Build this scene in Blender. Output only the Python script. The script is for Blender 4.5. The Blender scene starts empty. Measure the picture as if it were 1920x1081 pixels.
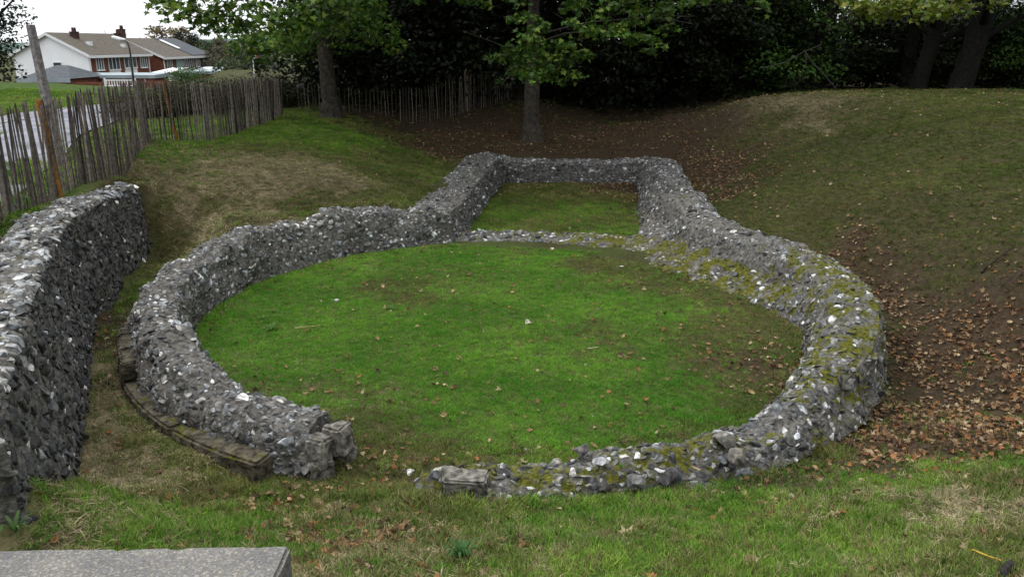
import bpy, bmesh, math, random
import numpy as np
from mathutils import Vector, Matrix, Euler
R = math.radians
S = bpy.context.scene
rng = np.random.default_rng(7); random.seed(7)
# ------------------------------------------------------------------ camera, sky, sun, exposure
EYE = 4.5; PITCH = R(17.0); FPX = 1500.0
cam_d = bpy.data.cameras.new('camera'); cam = bpy.data.objects.new('camera', cam_d)
S.collection.objects.link(cam); S.camera = cam
cam.location = (0, 0, EYE); cam.rotation_euler = (math.pi/2 - PITCH, 0, 0)
cam_d.sensor_width = 36; cam_d.lens = 36*FPX/1920; cam_d.clip_start = .1; cam_d.clip_end = 5000
SUN_EL, SUN_AZ = R(55), R(-65)          # azimuth measured from +Y, negative = left
W = bpy.data.worlds.new('World'); S.world = W; W.use_nodes = True
nt = W.node_tree; nt.nodes.clear()
out = nt.nodes.new('ShaderNodeOutputWorld'); bg = nt.nodes.new('ShaderNodeBackground')
sky = nt.nodes.new('ShaderNodeTexSky'); sky.sky_type = 'NISHITA'; sky.sun_disc = False
sky.sun_elevation = SUN_EL; sky.sun_rotation = SUN_AZ
sc = nt.nodes.new('ShaderNodeVectorMath'); sc.operation = 'SCALE'; sc.inputs['Scale'].default_value = .10
nt.links.new(sky.outputs[0], sc.inputs[0])
tc = nt.nodes.new('ShaderNodeTexCoord'); sep = nt.nodes.new('ShaderNodeSeparateXYZ')
nt.links.new(tc.outputs['Generated'], sep.inputs[0])
rp = nt.nodes.new('ShaderNodeValToRGB')   # overcast sky: brighter overhead than at the horizon
rp.color_ramp.elements[0].position = 0.0; rp.color_ramp.elements[0].color = (.46, .48, .50, 1)
rp.color_ramp.elements[1].position = 1.0; rp.color_ramp.elements[1].color = (1, 1.0, .99, 1)
e = rp.color_ramp.elements.new(.30); e.color = (.60, .61, .62, 1)
nt.links.new(sep.outputs['Z'], rp.inputs[0])
cn = nt.nodes.new('ShaderNodeTexNoise'); cn.inputs['Scale'].default_value = 2.2; cn.inputs['Detail'].default_value = 5
mpw = nt.nodes.new('ShaderNodeMapping'); mpw.inputs['Scale'].default_value = (1, 1, 3.5)
nt.links.new(tc.outputs['Generated'], mpw.inputs[0]); nt.links.new(mpw.outputs[0], cn.inputs['Vector'])
mr = nt.nodes.new('ShaderNodeMapRange'); mr.inputs['From Min'].default_value = .3; mr.inputs['From Max'].default_value = .7
mr.inputs['To Min'].default_value = 2.3; mr.inputs['To Max'].default_value = 2.8
nt.links.new(cn.outputs[0], mr.inputs[0])
# sky dimming added low down behind and to the right, darkens wood and walls: dot with the bright side, raised by elevation
dk = nt.nodes.new('ShaderNodeVectorMath'); dk.operation = 'DOT_PRODUCT'; dk.inputs[1].default_value = (-.80, .14, .55)
nt.links.new(tc.outputs['Generated'], dk.inputs[0])
dm = nt.nodes.new('ShaderNodeMapRange'); dm.inputs['From Min'].default_value = -.5; dm.inputs['From Max'].default_value = .35
dm.inputs['To Min'].default_value = .30; dm.inputs['To Max'].default_value = 1.0; nt.links.new(dk.outputs['Value'], dm.inputs[0])
mm_ = nt.nodes.new('ShaderNodeMath'); mm_.operation = 'MULTIPLY'; nt.links.new(mr.outputs[0], mm_.inputs[0]); nt.links.new(dm.outputs[0], mm_.inputs[1])
s2 = nt.nodes.new('ShaderNodeVectorMath'); s2.operation = 'SCALE'
nt.links.new(rp.outputs[0], s2.inputs[0]); nt.links.new(mm_.outputs[0], s2.inputs['Scale'])
mx = nt.nodes.new('ShaderNodeMix'); mx.data_type = 'RGBA'; mx.inputs['Factor'].default_value = .88
nt.links.new(sc.outputs[0], mx.inputs['A']); nt.links.new(s2.outputs[0], mx.inputs['B'])
nt.links.new(mx.outputs['Result'], bg.inputs[0]); bg.inputs[1].default_value = 1.0
nt.links.new(bg.outputs[0], out.inputs[0])
sd = bpy.data.lights.new('sun', 'SUN'); so = bpy.data.objects.new('sun', sd); S.collection.objects.link(so)
sd.energy = 1.2; sd.angle = R(14); sd.color = (1, .96, .9)
so.rotation_euler = (math.pi/2 - SUN_EL, 0, -SUN_AZ + math.pi)
dvec = Vector((math.sin(SUN_AZ)*math.cos(SUN_EL), math.cos(SUN_AZ)*math.cos(SUN_EL), math.sin(SUN_EL)))
so.rotation_euler = dvec.to_track_quat('Z', 'Y').to_euler()
S.view_settings.view_transform = 'Standard'; S.view_settings.look = 'None'
S.view_settings.exposure = 0.12; S.view_settings.gamma = 1
S.render.engine = 'CYCLES'
S.cycles.max_bounces = 5; S.cycles.transparent_max_bounces = 4
# ------------------------------------------------------------------ helpers
def ss(a, b, x):
    t = np.clip((x-a)/(b-a), 0, 1); return t*t*(3-2*t)
def _h(ix, iy, iz, seed):
    n = (ix*374761393 + iy*668265263 + iz*1274126177 + seed*974634777) & 0xffffffff
    n = ((n ^ (n >> 13))*1274126177) & 0xffffffff
    n = ((n ^ (n >> 16))*2246822519) & 0xffffffff
    return ((n >> 8) & 0xffff)/65535.0
def vnoise(P, scale=1.0, seed=0):
    P = np.asarray(P, float)*scale; i = np.floor(P).astype(np.int64); f = P-i; f = f*f*(3-2*f); r = 0
    for dx in (0, 1):
        for dy in (0, 1):
            for dz in (0, 1):
                w = (f[:, 0] if dx else 1-f[:, 0])*(f[:, 1] if dy else 1-f[:, 1])*(f[:, 2] if dz else 1-f[:, 2])
                r = r + w*_h(i[:, 0]+dx, i[:, 1]+dy, i[:, 2]+dz, seed)
    return r*2-1
def fbm(P, scale, seed=0, o=3):
    a = 0; w = 1
    for k in range(o): a = a+w*vnoise(P, scale*2**k, seed+k*7); w *= .5
    return a
def P3(x, y, z=None):
    x = np.atleast_1d(np.asarray(x, float)); y = np.broadcast_to(np.asarray(y, float), x.shape)
    return np.stack([x, y, np.zeros_like(x) if z is None else np.broadcast_to(z, x.shape)], 1)
def rays(px, py):
    px = np.atleast_1d(np.asarray(px, float)); py = np.atleast_1d(np.asarray(py, float))
    a = (px-960)/FPX; u = (540.5-py)/FPX
    return np.stack([a, math.cos(PITCH)+u*math.sin(PITCH), -math.sin(PITCH)+u*math.cos(PITCH)], 1)
def at(px, py, z):
    r = rays(px, py)[0]; t = (z-EYE)/r[2]; return (r[0]*t, r[1]*t, z)
def atY(px, py, Y):
    r = rays(px, py)[0]; t = Y/r[1]; return (r[0]*t, Y, EYE+r[2]*t)
def mesh_np(name, V, F, cols=None, smooth=False, mats=(), fmat=None, attrs=None):
    """F: (n,k) array or list of such arrays"""
    if not isinstance(F, list): F = [F]
    F = [f for f in F if len(f)]
    me = bpy.data.meshes.new(name)
    V = np.asarray(V, np.float32); me.vertices.add(len(V)); me.vertices.foreach_set('co', V.ravel())
    nl = sum(f.size for f in F); nf = sum(len(f) for f in F)
    me.loops.add(nl); me.polygons.add(nf)
    me.loops.foreach_set('vertex_index', np.concatenate([f.ravel() for f in F]).astype(np.int32))
    tot = np.concatenate([np.full(len(f), f.shape[1]) for f in F]).astype(np.int32)
    me.polygons.foreach_set('loop_start', np.concatenate([[0], np.cumsum(tot)[:-1]]).astype(np.int32))
    me.polygons.foreach_set('loop_total', tot)
    for m in mats: me.materials.append(m)
    if fmat is not None: me.polygons.foreach_set('material_index', np.asarray(fmat, np.int32))
    me.polygons.foreach_set('use_smooth', np.full(nf, smooth))
    if cols is not None:
        c = me.color_attributes.new('col', 'FLOAT_COLOR', 'POINT')
        cc = np.ones((len(V), 4), np.float32); cc[:, :cols.shape[1]] = cols; c.data.foreach_set('color', cc.ravel())
    for k, v in (attrs or {}).items():
        a = me.attributes.new(k, 'FLOAT', 'POINT'); a.data.foreach_set('value', np.asarray(v, np.float32))
    me.update(calc_edges=True); me.validate()
    return me
def link(name, me, parent=None, loc=None):
    o = bpy.data.objects.new(name, me); S.collection.objects.link(o)
    if parent is not None: o.parent = parent
    if loc is not None: o.location = loc
    return o
def tag(o, label=None, cat=None, group=None, kind=None):
    if label: o['label'] = label
    if cat: o['category'] = cat
    if group: o['group'] = group
    if kind: o['kind'] = kind
    return o
def empty(name, loc, label, cat, group=None, rz=0):
    o = link(name, None); o.location = loc; o.rotation_euler = (0, 0, rz); return tag(o, label, cat, group)
class MB:
    def __init__(s): s.v = []; s.f = []; s.c = []
    def add(s, V, F, c=(1, 1, 1)):
        n = len(s.v); s.v += [tuple(p) for p in V]; s.f += [tuple(i+n for i in f) for f in F]
        s.c += [tuple(c)+(1,)]*len(V); return s
    def box(s, x0, x1, y0, y1, z0, z1, c=(1, 1, 1), M=None):
        V = [(x, y, z) for z in (z0, z1) for x, y in ((x0, y0), (x1, y0), (x1, y1), (x0, y1))]
        if M is not None: V = [tuple(M @ Vector(p)) for p in V]
        return s.add(V, [(3, 2, 1, 0), (4, 5, 6, 7), (0, 1, 5, 4), (1, 2, 6, 5), (2, 3, 7, 6), (3, 0, 4, 7)], c)
    def tube(s, pts, rad, n=8, c=(1, 1, 1), jit=0):
        V = []; F = []; pts = [Vector(p) for p in pts]
        for i, p in enumerate(pts):
            d = (pts[min(i+1, len(pts)-1)]-pts[max(i-1, 0)]).normalized()
            a = d.cross(Vector((0.13, 1, 0.07))).normalized(); b = d.cross(a)
            for k in range(n):
                t = 2*math.pi*k/n; r = rad[i]*(1+jit*random.uniform(-1, 1))
                V.append(p+a*math.cos(t)*r+b*math.sin(t)*r)
        for i in range(len(pts)-1):
            for k in range(n):
                F.append((i*n+k, i*n+(k+1) % n, (i+1)*n+(k+1) % n, (i+1)*n+k))
        F.append(tuple(range(n-1, -1, -1))); F.append(tuple(range((len(pts)-1)*n, len(pts)*n)))
        return s.add(V, F, c)
    def mesh(s, name, mat, smooth=False, bevel=0):
        me = bpy.data.meshes.new(name); me.from_pydata([tuple(p) for p in s.v], [], s.f); me.materials.append(mat)
        ca = me.color_attributes.new('col', 'FLOAT_COLOR', 'POINT')
        ca.data.foreach_set('color', np.array(s.c, np.float32).ravel())
        for p in me.polygons: p.use_smooth = smooth
        me.update(); return me
    def build(s, name, mat, parent=None, smooth=False):
        return link(name, s.mesh(name, mat, smooth), parent)
# ------------------------------------------------------------------ materials
def mat(name, c1, c2=None, scale=8, rough=.9, bump=.3, bscale=None, usecol=False, detail=6, spec=.2, dist=.02, trans=0, moss=False, coord='Object'):
    m = bpy.data.materials.new(name); m.use_nodes = True; t = m.node_tree; N = t.nodes; L = t.links
    b = N['Principled BSDF']; b.inputs['Roughness'].default_value = rough; b.inputs['Specular IOR Level'].default_value = spec
    co = N.new('ShaderNodeTexCoord')
    n = N.new('ShaderNodeTexNoise'); n.inputs['Scale'].default_value = scale; n.inputs['Detail'].default_value = detail
    L.new(co.outputs[coord], n.inputs['Vector'])
    r = N.new('ShaderNodeValToRGB'); r.color_ramp.elements[0].position = .35; r.color_ramp.elements[1].position = .65
    r.color_ramp.elements[0].color = (*c1, 1); r.color_ramp.elements[1].color = (*(c2 or c1), 1)
    L.new(n.outputs[0], r.inputs[0]); col = r.outputs[0]
    if usecol:
        a = N.new('ShaderNodeAttribute'); a.attribute_name = 'col'
        k = N.new('ShaderNodeMix'); k.data_type = 'RGBA'; k.blend_type = 'MULTIPLY'; k.inputs['Factor'].default_value = 1
        L.new(col, k.inputs['A']); L.new(a.outputs['Color'], k.inputs['B']); col = k.outputs['Result']
    if moss:
        a = N.new('ShaderNodeAttribute'); a.attribute_name = 'moss'
        g = N.new('ShaderNodeNewGeometry'); sp = N.new('ShaderNodeSeparateXYZ'); L.new(g.outputs['Normal'], sp.inputs[0])
        n2 = N.new('ShaderNodeTexNoise'); n2.inputs['Scale'].default_value = 3.2; n2.inputs['Detail'].default_value = 8
        n2.inputs['Roughness'].default_value = .7
        L.new(g.outputs['Position'], n2.inputs['Vector'])
        u = N.new('ShaderNodeMath'); u.operation = 'MULTIPLY_ADD'; u.inputs[1].default_value = .22; u.inputs[2].default_value = -.22
        L.new(sp.outputs['Z'], u.inputs[0])
        u2 = N.new('ShaderNodeMath'); u2.operation = 'ADD'; L.new(u.outputs[0], u2.inputs[0]); nk = N.new('ShaderNodeMath'); nk.operation = 'MULTIPLY_ADD'; nk.inputs[1].default_value = 1.9; nk.inputs[2].default_value = -.45; L.new(n2.outputs[0], nk.inputs[0]); L.new(nk.outputs[0], u2.inputs[1])
        u3 = N.new('ShaderNodeMath'); u3.operation = 'ADD'; L.new(u2.outputs[0], u3.inputs[0]); L.new(a.outputs['Fac'], u3.inputs[1])
        q = N.new('ShaderNodeMapRange'); q.inputs['From Min'].default_value = .84; q.inputs['From Max'].default_value = .97
        L.new(u3.outputs[0], q.inputs[0])
        n3 = N.new('ShaderNodeTexNoise'); n3.inputs['Scale'].default_value = 18; n3.inputs['Detail'].default_value = 8; L.new(g.outputs['Position'], n3.inputs['Vector'])
        mr_ = N.new('ShaderNodeValToRGB'); mr_.color_ramp.elements[0].position = .3; mr_.color_ramp.elements[1].position = .7
        mr_.color_ramp.elements[0].color = (.022, .03, .004, 1); mr_.color_ramp.elements[1].color = (.13, .125, .012, 1)
        L.new(n3.outputs[0], mr_.inputs[0])
        k = N.new('ShaderNodeMix'); k.data_type = 'RGBA'; L.new(q.outputs[0], k.inputs['Factor'])
        L.new(col, k.inputs['A']); L.new(mr_.outputs[0], k.inputs['B']); col = k.outputs['Result']
    L.new(col, b.inputs['Base Color'])
    if bump:
        nb = N.new('ShaderNodeTexNoise'); nb.inputs['Scale'].default_value = bscale or scale*3; nb.inputs['Detail'].default_value = 8
        L.new(co.outputs[coord], nb.inputs['Vector'])
        bp = N.new('ShaderNodeBump'); bp.inputs['Strength'].default_value = bump; bp.inputs['Distance'].default_value = dist
        L.new(nb.outputs[0], bp.inputs['Height']); L.new(bp.outputs[0], b.inputs['Normal'])
    if trans:
        tr = N.new('ShaderNodeBsdfTranslucent'); L.new(col, tr.inputs[0]); ms = N.new('ShaderNodeMixShader')
        ms.inputs[0].default_value = trans; o = N['Material Output']
        L.new(b.outputs[0], ms.inputs[1]); L.new(tr.outputs[0], ms.inputs[2]); L.new(ms.outputs[0], o.inputs[0])
    return m
def imat(name, rough=.8, trans=.25, spec=.15):
    """material of scattered instances; colour carried by each instance times a per-vertex tone"""
    m = bpy.data.materials.new(name); m.use_nodes = True; t = m.node_tree; N = t.nodes; L = t.links
    b = N['Principled BSDF']; b.inputs['Roughness'].default_value = rough; b.inputs['Specular IOR Level'].default_value = spec
    a = N.new('ShaderNodeAttribute'); a.attribute_type = 'INSTANCER'; a.attribute_name = 'icol'
    c = N.new('ShaderNodeAttribute'); c.attribute_name = 'col'
    k = N.new('ShaderNodeMix'); k.data_type = 'RGBA'; k.blend_type = 'MULTIPLY'; k.inputs['Factor'].default_value = 1
    L.new(a.outputs['Color'], k.inputs['A']); L.new(c.outputs['Color'], k.inputs['B'])
    L.new(k.outputs['Result'], b.inputs['Base Color'])
    if trans:
        tr = N.new('ShaderNodeBsdfTranslucent'); L.new(k.outputs['Result'], tr.inputs[0]); ms = N.new('ShaderNodeMixShader')
        ms.inputs[0].default_value = trans; o = N['Material Output']
        L.new(b.outputs[0], ms.inputs[1]); L.new(tr.outputs[0], ms.inputs[2]); L.new(ms.outputs[0], o.inputs[0])
    return m
M = dict(
 flint=mat('flint', (.40, .41, .42), (1.38, 1.37, 1.34), 16, .75, .6, 50, usecol=True, moss=True, dist=.01, spec=.3),
 mortar=mat('mortar', (.055, .052, .047), (.16, .152, .14), 14, .95, .8, 40, moss=True, dist=.03),
 dressed=mat('dressed_stone', (.05, .047, .042), (.24, .23, .20), 13, .9, .9, 45, moss=True, dist=.015),
 plinth=mat('plinth_stone', (.025, .022, .015), (.13, .115, .085), 11, .95, .9, 40, moss=True, dist=.02),
 bark=mat('bark', (.028, .024, .02), (.075, .065, .052), 9, .95, .9, 20, dist=.03),
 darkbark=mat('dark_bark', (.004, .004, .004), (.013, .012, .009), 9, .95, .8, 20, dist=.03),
 pale=mat('paling_wood', (.55, .52, .5), (1.2, 1.15, 1.1), 14, .9, .5, 40, usecol=True, dist=.006),
 leaf=mat('tree_leaf', (.8, .8, .8), (1.15, 1.15, 1.1), 3, .6, 0, usecol=True, trans=.3, spec=.3),
 brick=mat('red_brick', (.13, .05, .033), (.20, .08, .052), 2.5, .9, .3, 8),
 oldbrick=mat('sooty_brick', (.05, .03, .027), (.09, .05, .042), 3, .9, .3, 8),
 render=mat('white_render', (.86, .88, .92), (.92, .94, .96), 1.0, .8, .05),
 white=mat('white_paint', (.78, .8, .82), None, 3, .5, 0),
 tile=mat('roof_tile', (.085, .075, .062), (.125, .11, .09), 3, .9, .6, 12),
 slate=mat('dark_roof', (.055, .065, .078), (.085, .095, .11), 3, .8, .4, 10),
 felt=mat('grey_felt_roof', (.22, .27, .30), (.32, .38, .41), 1.0, .7, .1),
 glass=mat('window_glass', (.03, .05, .06), (.08, .12, .14), 1.5, .1, 0, spec=.6),
 teal=mat('pale_panel', (.25, .38, .40), (.30, .43, .45), 1.5, .4, 0),
 metal=mat('dark_metal', (.03, .035, .04), (.05, .055, .06), 5, .5, 0),
 road=mat('asphalt', (.13, .14, .17), (.26, .27, .31), 1.3, .8, .3, 60),
 concrete=mat('concrete', (.16, .16, .16), (.27, .265, .25), 5, .9, .6, 90, dist=.006),
 red=mat('red_cloth', (.5, .03, .03), None, 3, .8, 0),
 hill=mat('far_hill', (.05, .09, .075), (.075, .125, .10), .02, 1, 0),
 blade=imat('grass_blade'), litter=imat('dead_leaf', .85, .15), dleaf=mat('dry_leaf', (.75, .75, .75), (1.2, 1.2, 1.2), 25, .8, .3, 60, usecol=True, trans=.12),
 blossom=mat('yellow_petal', (.7, .6, .03), None, 3, .7, 0),
)
# ------------------------------------------------------------------ terrain shape
CX, CY = -0.2, 13.2
# control points of the ground outside the church floor (x, y, z)
CP = [(-7.2, 13.7, -.06), (-7.32, 14.5, -.08), (-7.45, 15.3, -.06), (-6.95, 14.6, .0), (-3.2, 7.1, .0), (-1.6, 7.0, .05), (0, 7.0, .03), (2, 7.0, .05), (3.6, 7.5, .05), (5.2, 8.9, .03), (6.5, 10.8, .0), (6.8, 12.5, .05),
      (0, 7.6, 0), (-3.6, 8.2, 0), (-5, 9.4, 0), (-6.2, 11.2, -.02), (-6.8, 12.8, 0), (-6.9, 14.2, .02), (-7.3, 15.7, .1),
      (-4.3, 7.6, .05), (-5.2, 9.0, .02), (-6.5, 11.8, 0), (6.9, 8.9, .15), (7.4, 10.5, .2),
      (-3.65, 5.35, 1.4), (-4.1, 6.5, .62), (-3.3, 5.0, 1.2), (-3.6, 4.5, 1.15), (-2.9, 4.6, 1.12), (-2.4, 4.8, 1.0), (-3.3, 6.0, .6), (-1.8, 4.7, .9), (0, 4.7, .93), (2, 4.7, .95), (4, 4.9, 1.0), (-2, 5.9, .42), (0, 5.9, .45), (2, 6.0, .42), (4, 6.4, .5),
      (0, 0, 2.9), (4, 0, 3), (-4, 0, 3), (8, 2, 3), (0, 2.5, 1.85), (4, 2.7, 1.9), (-4, 2.7, 1.8), (10, 6, 2.4), (7, 6, 1.35), (0, -8, 3.4), (12, -6, 3.6), (-12, -6, 3.2),
      (-6.25, 14.6, .6), (-6.0, 16.0, .8), (-4.9, 17.5, .85), (-3.3, 18.3, .85), (-6.6, 15.6, .3), (-6.9, 16.7, .45), (-7.35, 17.8, 1.15), (-7.6, 16.5, .0), (-7.25, 16.1, .05), (-6.95, 15.4, .08),
      (-2.7, 20, .85), (-2.4, 23, .85), (-2.1, 26.5, .85), (1.8, 28.2, .85), (5.2, 27.6, .8), (5.9, 24, .65), (5.5, 21, .55), (5.6, 19, .5),
      (6.3, 16.5, .4), (6.9, 14.5, .15), (7.6, 13, .35), (8.2, 15, 1.0), (7.4, 17.5, 1.0),
      (-8.5, 14.8, 2.15), (-9.1, 20.2, 2.2), (-8.6, 22.6, 2.15), (-7.8, 27.6, 2.2), (-8.3, 18.6, 1.75), (-7.4, 20, 1.75),
      (-6.3, 28.5, 2.0), (.74, 30.2, 1.4), (-1.8, 31.8, 2.05), (.6, 33, 2.35), (-5, 30, 2.1), (-3.5, 27.5, 1.25), (-1, 29.5, 1.3), (3.5, 30.5, 1.5), (6, 31, 2.0),
      (14, 16, 2.6), (11, 11, 2.2), (12, 20, 2.75), (18, 20, 3.0), (9.5, 12.2, 1.35), (9, 8.5, 1.25),
      (-14, 24, 2.15), (-14, 14, 2.2), (-20, 24, 2.2), (-20, 10, 2.2), (-30, 15, 2.2), (-12, 5, 2.3), (-8, 0, 2.8)]
for a in [(500, 300, 1.75), (430, 400, 1.15), (620, 330, 1.45), (560, 380, 1.05), (350, 330, 1.7), (700, 280, 1.45), (780, 250, 1.4), (640, 250, 1.85), (800, 330, 1.0),
          (1500, 300, 1.5), (1400, 185, 2.7), (1600, 180, 2.9), (1700, 187, 2.8), (1920, 187, 2.85), (1700, 350, 1.65), (1700, 250, 2.3), (1500, 230, 2.15),
          (1850, 300, 2.05), (1350, 330, .75), (1400, 380, .75), (1550, 380, 1.05), (1200, 240, 1.3), (1300, 215, 1.9), (1920, 500, 1.15), (1780, 440, 1.15)]:
    CP.append(at(*a))
for x in range(10, 61, 10): CP.append((x, 38, 2.5))
for x in range(-6, 61, 11): CP.append((x, 60, 2.4)); CP.append((x, 45, 2.4))
CP = np.array(CP, float)
D = np.sqrt(((CP[:, None, :2]-CP[None, :, :2])**2).sum(2)); n_ = len(CP)
A = np.zeros((n_+3, n_+3)); A[:n_, :n_] = D-np.eye(n_)*.05; A[:n_, n_] = 1; A[:n_, n_+1:n_+3] = CP[:, :2]; A[n_:, :n_] = A[:n_, n_:].T
RW = np.linalg.solve(A, np.concatenate([CP[:, 2], [0, 0, 0]]))
RWALL = [(-3.56, 4.95, 1.92), (-3.76, 5.3, 1.93), (-4.74, 7.3, 1.9), (-6.16, 10.3, 1.86), (-7.04, 12.45, 1.84), (-7.62, 14.9, 1.74), (-7.9, 16.9, 1.62)]
def seg_side(x, y):
    """signed distance to the retaining wall's trench face: negative = behind (left of) it"""
    best = np.full(x.shape, 1e9); sg = np.ones(x.shape)
    for (ax, ay, _), (bx, by, _) in zip(RWALL[:-1], RWALL[1:]):
        ux, uy = bx-ax, by-ay; L2 = ux*ux+uy*uy
        t = np.clip(((x-ax)*ux+(y-ay)*uy)/L2, 0, 1)
        d = np.hypot(x-ax-t*ux, y-ay-t*uy); s = np.sign((x-ax)*uy-(y-ay)*ux)
        m = d < best; best = np.where(m, d, best); sg = np.where(m, s, sg)
    return best*sg
def in_chancel(x, y, g=0.0):
    xl = -1.15+(y-18.5)*.105; xr = 3.05+(y-18.5)*.14
    return (x > xl-g) & (x < xr+g+(.65*ss(24.5, 20.5, y) if g > .3 else 0)) & (y > 17) & (y < 26.75+g)
def zfun(x, y):
    x = np.atleast_1d(np.asarray(x, float)); y = np.atleast_1d(np.asarray(y, float))
    sh = x.shape; x = x.ravel(); y = y.ravel(); z = np.empty(x.shape)
    for i in range(0, len(x), 40000):
        xx = x[i:i+40000]; yy = y[i:i+40000]
        d = np.sqrt((xx[:, None]-CP[None, :, 0])**2+(yy[:, None]-CP[None, :, 1])**2)
        z[i:i+40000] = d@RW[:n_]+RW[n_]+RW[n_+1]*xx+RW[n_+2]*yy
    # far blend
    field = np.full(x.shape, 2.3)
    town = -1.9+0*x
    sd_ = -x-y*.42                                   # >0 : left part of the view, open ground towards the houses
    w = ss(0, 6, -(x+.34*y))*1.0
    crest = 2.2+.55*ss(28, 34, y+.25*(x+16))-4.6*ss(36, 62, y+.25*(x+16))
    far = w*crest+(1-w)*2.35
    far = far-ss(120, 400, y)*(1-w)*3
    k = np.maximum(ss(34, 44, y), np.maximum(ss(16, 22, -x), ss(22, 40, x)))
    k = np.maximum(k, ss(6, 14, -y))
    z = z*(1-k)+far*k
    # behind the retaining wall
    s = seg_side(x, y); hi = 1.74+.42*ss(.8, 2.6, -s)
    hi = hi+ss(0, 1, -s)*.0
    wy = ss(-.30, -.42, s)*(1-ss(16.9, 18.2, y))*ss(4.75, 5.2, y)*(1-k)
    z = z*(1-wy)+np.maximum(hi, z*0+1.6)*wy
    # church floor
    r = np.hypot(x-CX, y-CY); a = ss(5.62, 5.40, r)
    a = np.maximum(a, in_chancel(x, y, .35).astype(float))
    z = z*(1-a)+.02*a
    # small relief
    q = P3(x, y); near = ss(60, 30, np.hypot(x, y))
    amp = .06*(1-.7*a)
    z = z+near*(amp*fbm(q, .7, 3, 3)+(.028-.014*a)*fbm(q, 2.8, 9, 3))
    # shallow hollow near the top of the left bank and mounds
    return z.reshape(sh)
def pick(px, py):
    """ground point seen at a pixel (vectorised march)"""
    r = rays(px, py); t = np.full(len(r), 3.0); done = np.zeros(len(r), bool); res = t.copy()
    for _ in range(260):
        p = r*t[:, None]; h = EYE+p[:, 2]-zfun(p[:, 0], p[:, 1])
        new = (~done) & (h < 0.01); res[new] = t[new]; done |= new
        if done.all(): break
        t = np.where(done, t, t+np.maximum(.02, h*.35))
    p = r*res[:, None]; return np.stack([p[:, 0], p[:, 1], zfun(p[:, 0], p[:, 1])], 1)
# ---- ground cover zones: G lush, O olive, D dry straw, L litter, S soil, M moss-ish
ZP = []
def zp(c, *pts):
    for p in pts: ZP.append((c, *p))
zp('G', (450, 560), (600, 520), (700, 480), (850, 480), (560, 650), (700, 700), (850, 780), (1000, 800), (800, 600), (950, 560), (950, 700), (1100, 760), (1150, 700), (1000, 500), (640, 590), (1200, 780), (900, 640), (480, 620))
zp('G', (1180, 560), (1280, 700), (1220, 660), (1080, 560), (1300, 760))
zp('O', (1150, 510), (1250, 545), (1320, 640), (1350, 720), (1000, 390), (1100, 370), (950, 420), (1150, 420), (1050, 440), (760, 540))
zp('S', (1130, 632))
zp('O', (1110, 625), (1150, 640), (1400, 600)); zp('G', (1200, 640), (1050, 640), (1100, 670), (1200, 600), (1060, 590))
zp('O', (1380, 560), (1350, 780), (1400, 640), (1380, 700), (1000, 352)); zp('L', (1450, 690), (1150, 352))
zp('G', (1000, 400), (1080, 395), (950, 400), (1150, 430), (920, 425))
zp('G', (300, 245), (400, 265), (500, 250), (560, 240), (620, 270), (330, 290), (20, 400), (80, 350), (60, 370), (120, 340), (200, 320), (680, 260))
zp('D', (330, 310), (420, 300), (480, 320), (420, 350), (550, 300), (600, 330), (500, 350), (350, 350), (450, 390), (640, 350), (400, 420), (560, 360), (270, 330))
zp('O', (300, 400), (350, 430), (300, 450), (380, 380), (560, 390), (620, 390), (700, 370), (700, 330), (750, 340), (680, 300), (500, 280))
zp('D', (200, 690), (200, 760), (220, 830), (280, 860), (190, 880), (260, 800)); zp('S', (200, 640), (210, 720), (230, 600))
zp('O', (330, 830), (360, 870), (450, 900), (400, 930), (550, 920), (300, 900), (640, 900), (700, 880), (750, 900), (660, 850))
zp('G', (100, 920), (60, 950), (250, 960), (400, 980), (330, 1000), (500, 1000), (550, 970), (250, 1000))
zp('D', (60, 1000), (120, 1000), (620, 960), (160, 980)); zp('L', (650, 1010), (620, 1020), (700, 1000), (570, 940))
zp('O', (800, 940), (750, 980), (850, 1000), (800, 1050), (900, 1050), (780, 1010)); zp('D', (760, 1010), (860, 1010), (740, 1060))
zp('G', (1000, 950), (1100, 970), (1250, 960), (1350, 950), (1400, 1000), (1500, 980), (1200, 1040), (1000, 1040), (1600, 1040), (1900, 880), (1850, 860), (1700, 910), (1500, 1060), (1050, 1000))
zp('D', (1750, 960), (1800, 1000), (1880, 980), (1700, 1020), (1100, 1000)); zp('O', (1850, 1060), (1650, 980), (1350, 1050), (1900, 930), (1300, 1000))
zp('L', (1700, 560), (1750, 600), (1800, 650), (1720, 660), (1800, 720), (1880, 680), (1850, 780), (1750, 800), (1650, 850), (1700, 830), (1600, 480), (1650, 520), (1900, 760), (1650, 810), (1800, 820), (1900, 620))
zp('S', (1750, 740), (1500, 890), (1400, 900), (1700, 740), (1600, 870), (1300, 915), (1050, 925), (950, 930)); zp('O', (1520, 860), (900, 940))
zp('L', (850, 270), (900, 285), (1000, 280), (1100, 285), (1250, 290), (1290, 310), (1330, 340), (1340, 370), (800, 285), (1180, 275), (950, 250), (1100, 255), (1200, 250), (1350, 300), (800, 260), (1300, 270))
zp('S', (800, 230), (900, 220), (1100, 220), (1250, 215), (1350, 230), (740, 225), (1300, 190)); zp('O', (760, 300), (740, 260), (1380, 400), (1420, 350), (1450, 300))
zp('O', (1500, 350), (1600, 300), (1700, 300), (1800, 300), (1600, 400), (1700, 420), (1500, 250), (1600, 220), (1750, 230), (1880, 230), (1880, 330), (1500, 420), (1750, 350))
zp('D', (1560, 230), (1500, 200)); zp('O', (1700, 210), (1850, 210), (1450, 230), (1800, 480), (1850, 420), (1900, 400), (1650, 250)); zp('S', (1890, 520), (1750, 500), (1800, 540))
ZC = dict(G=0, O=1, D=2, L=3, S=4)
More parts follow.
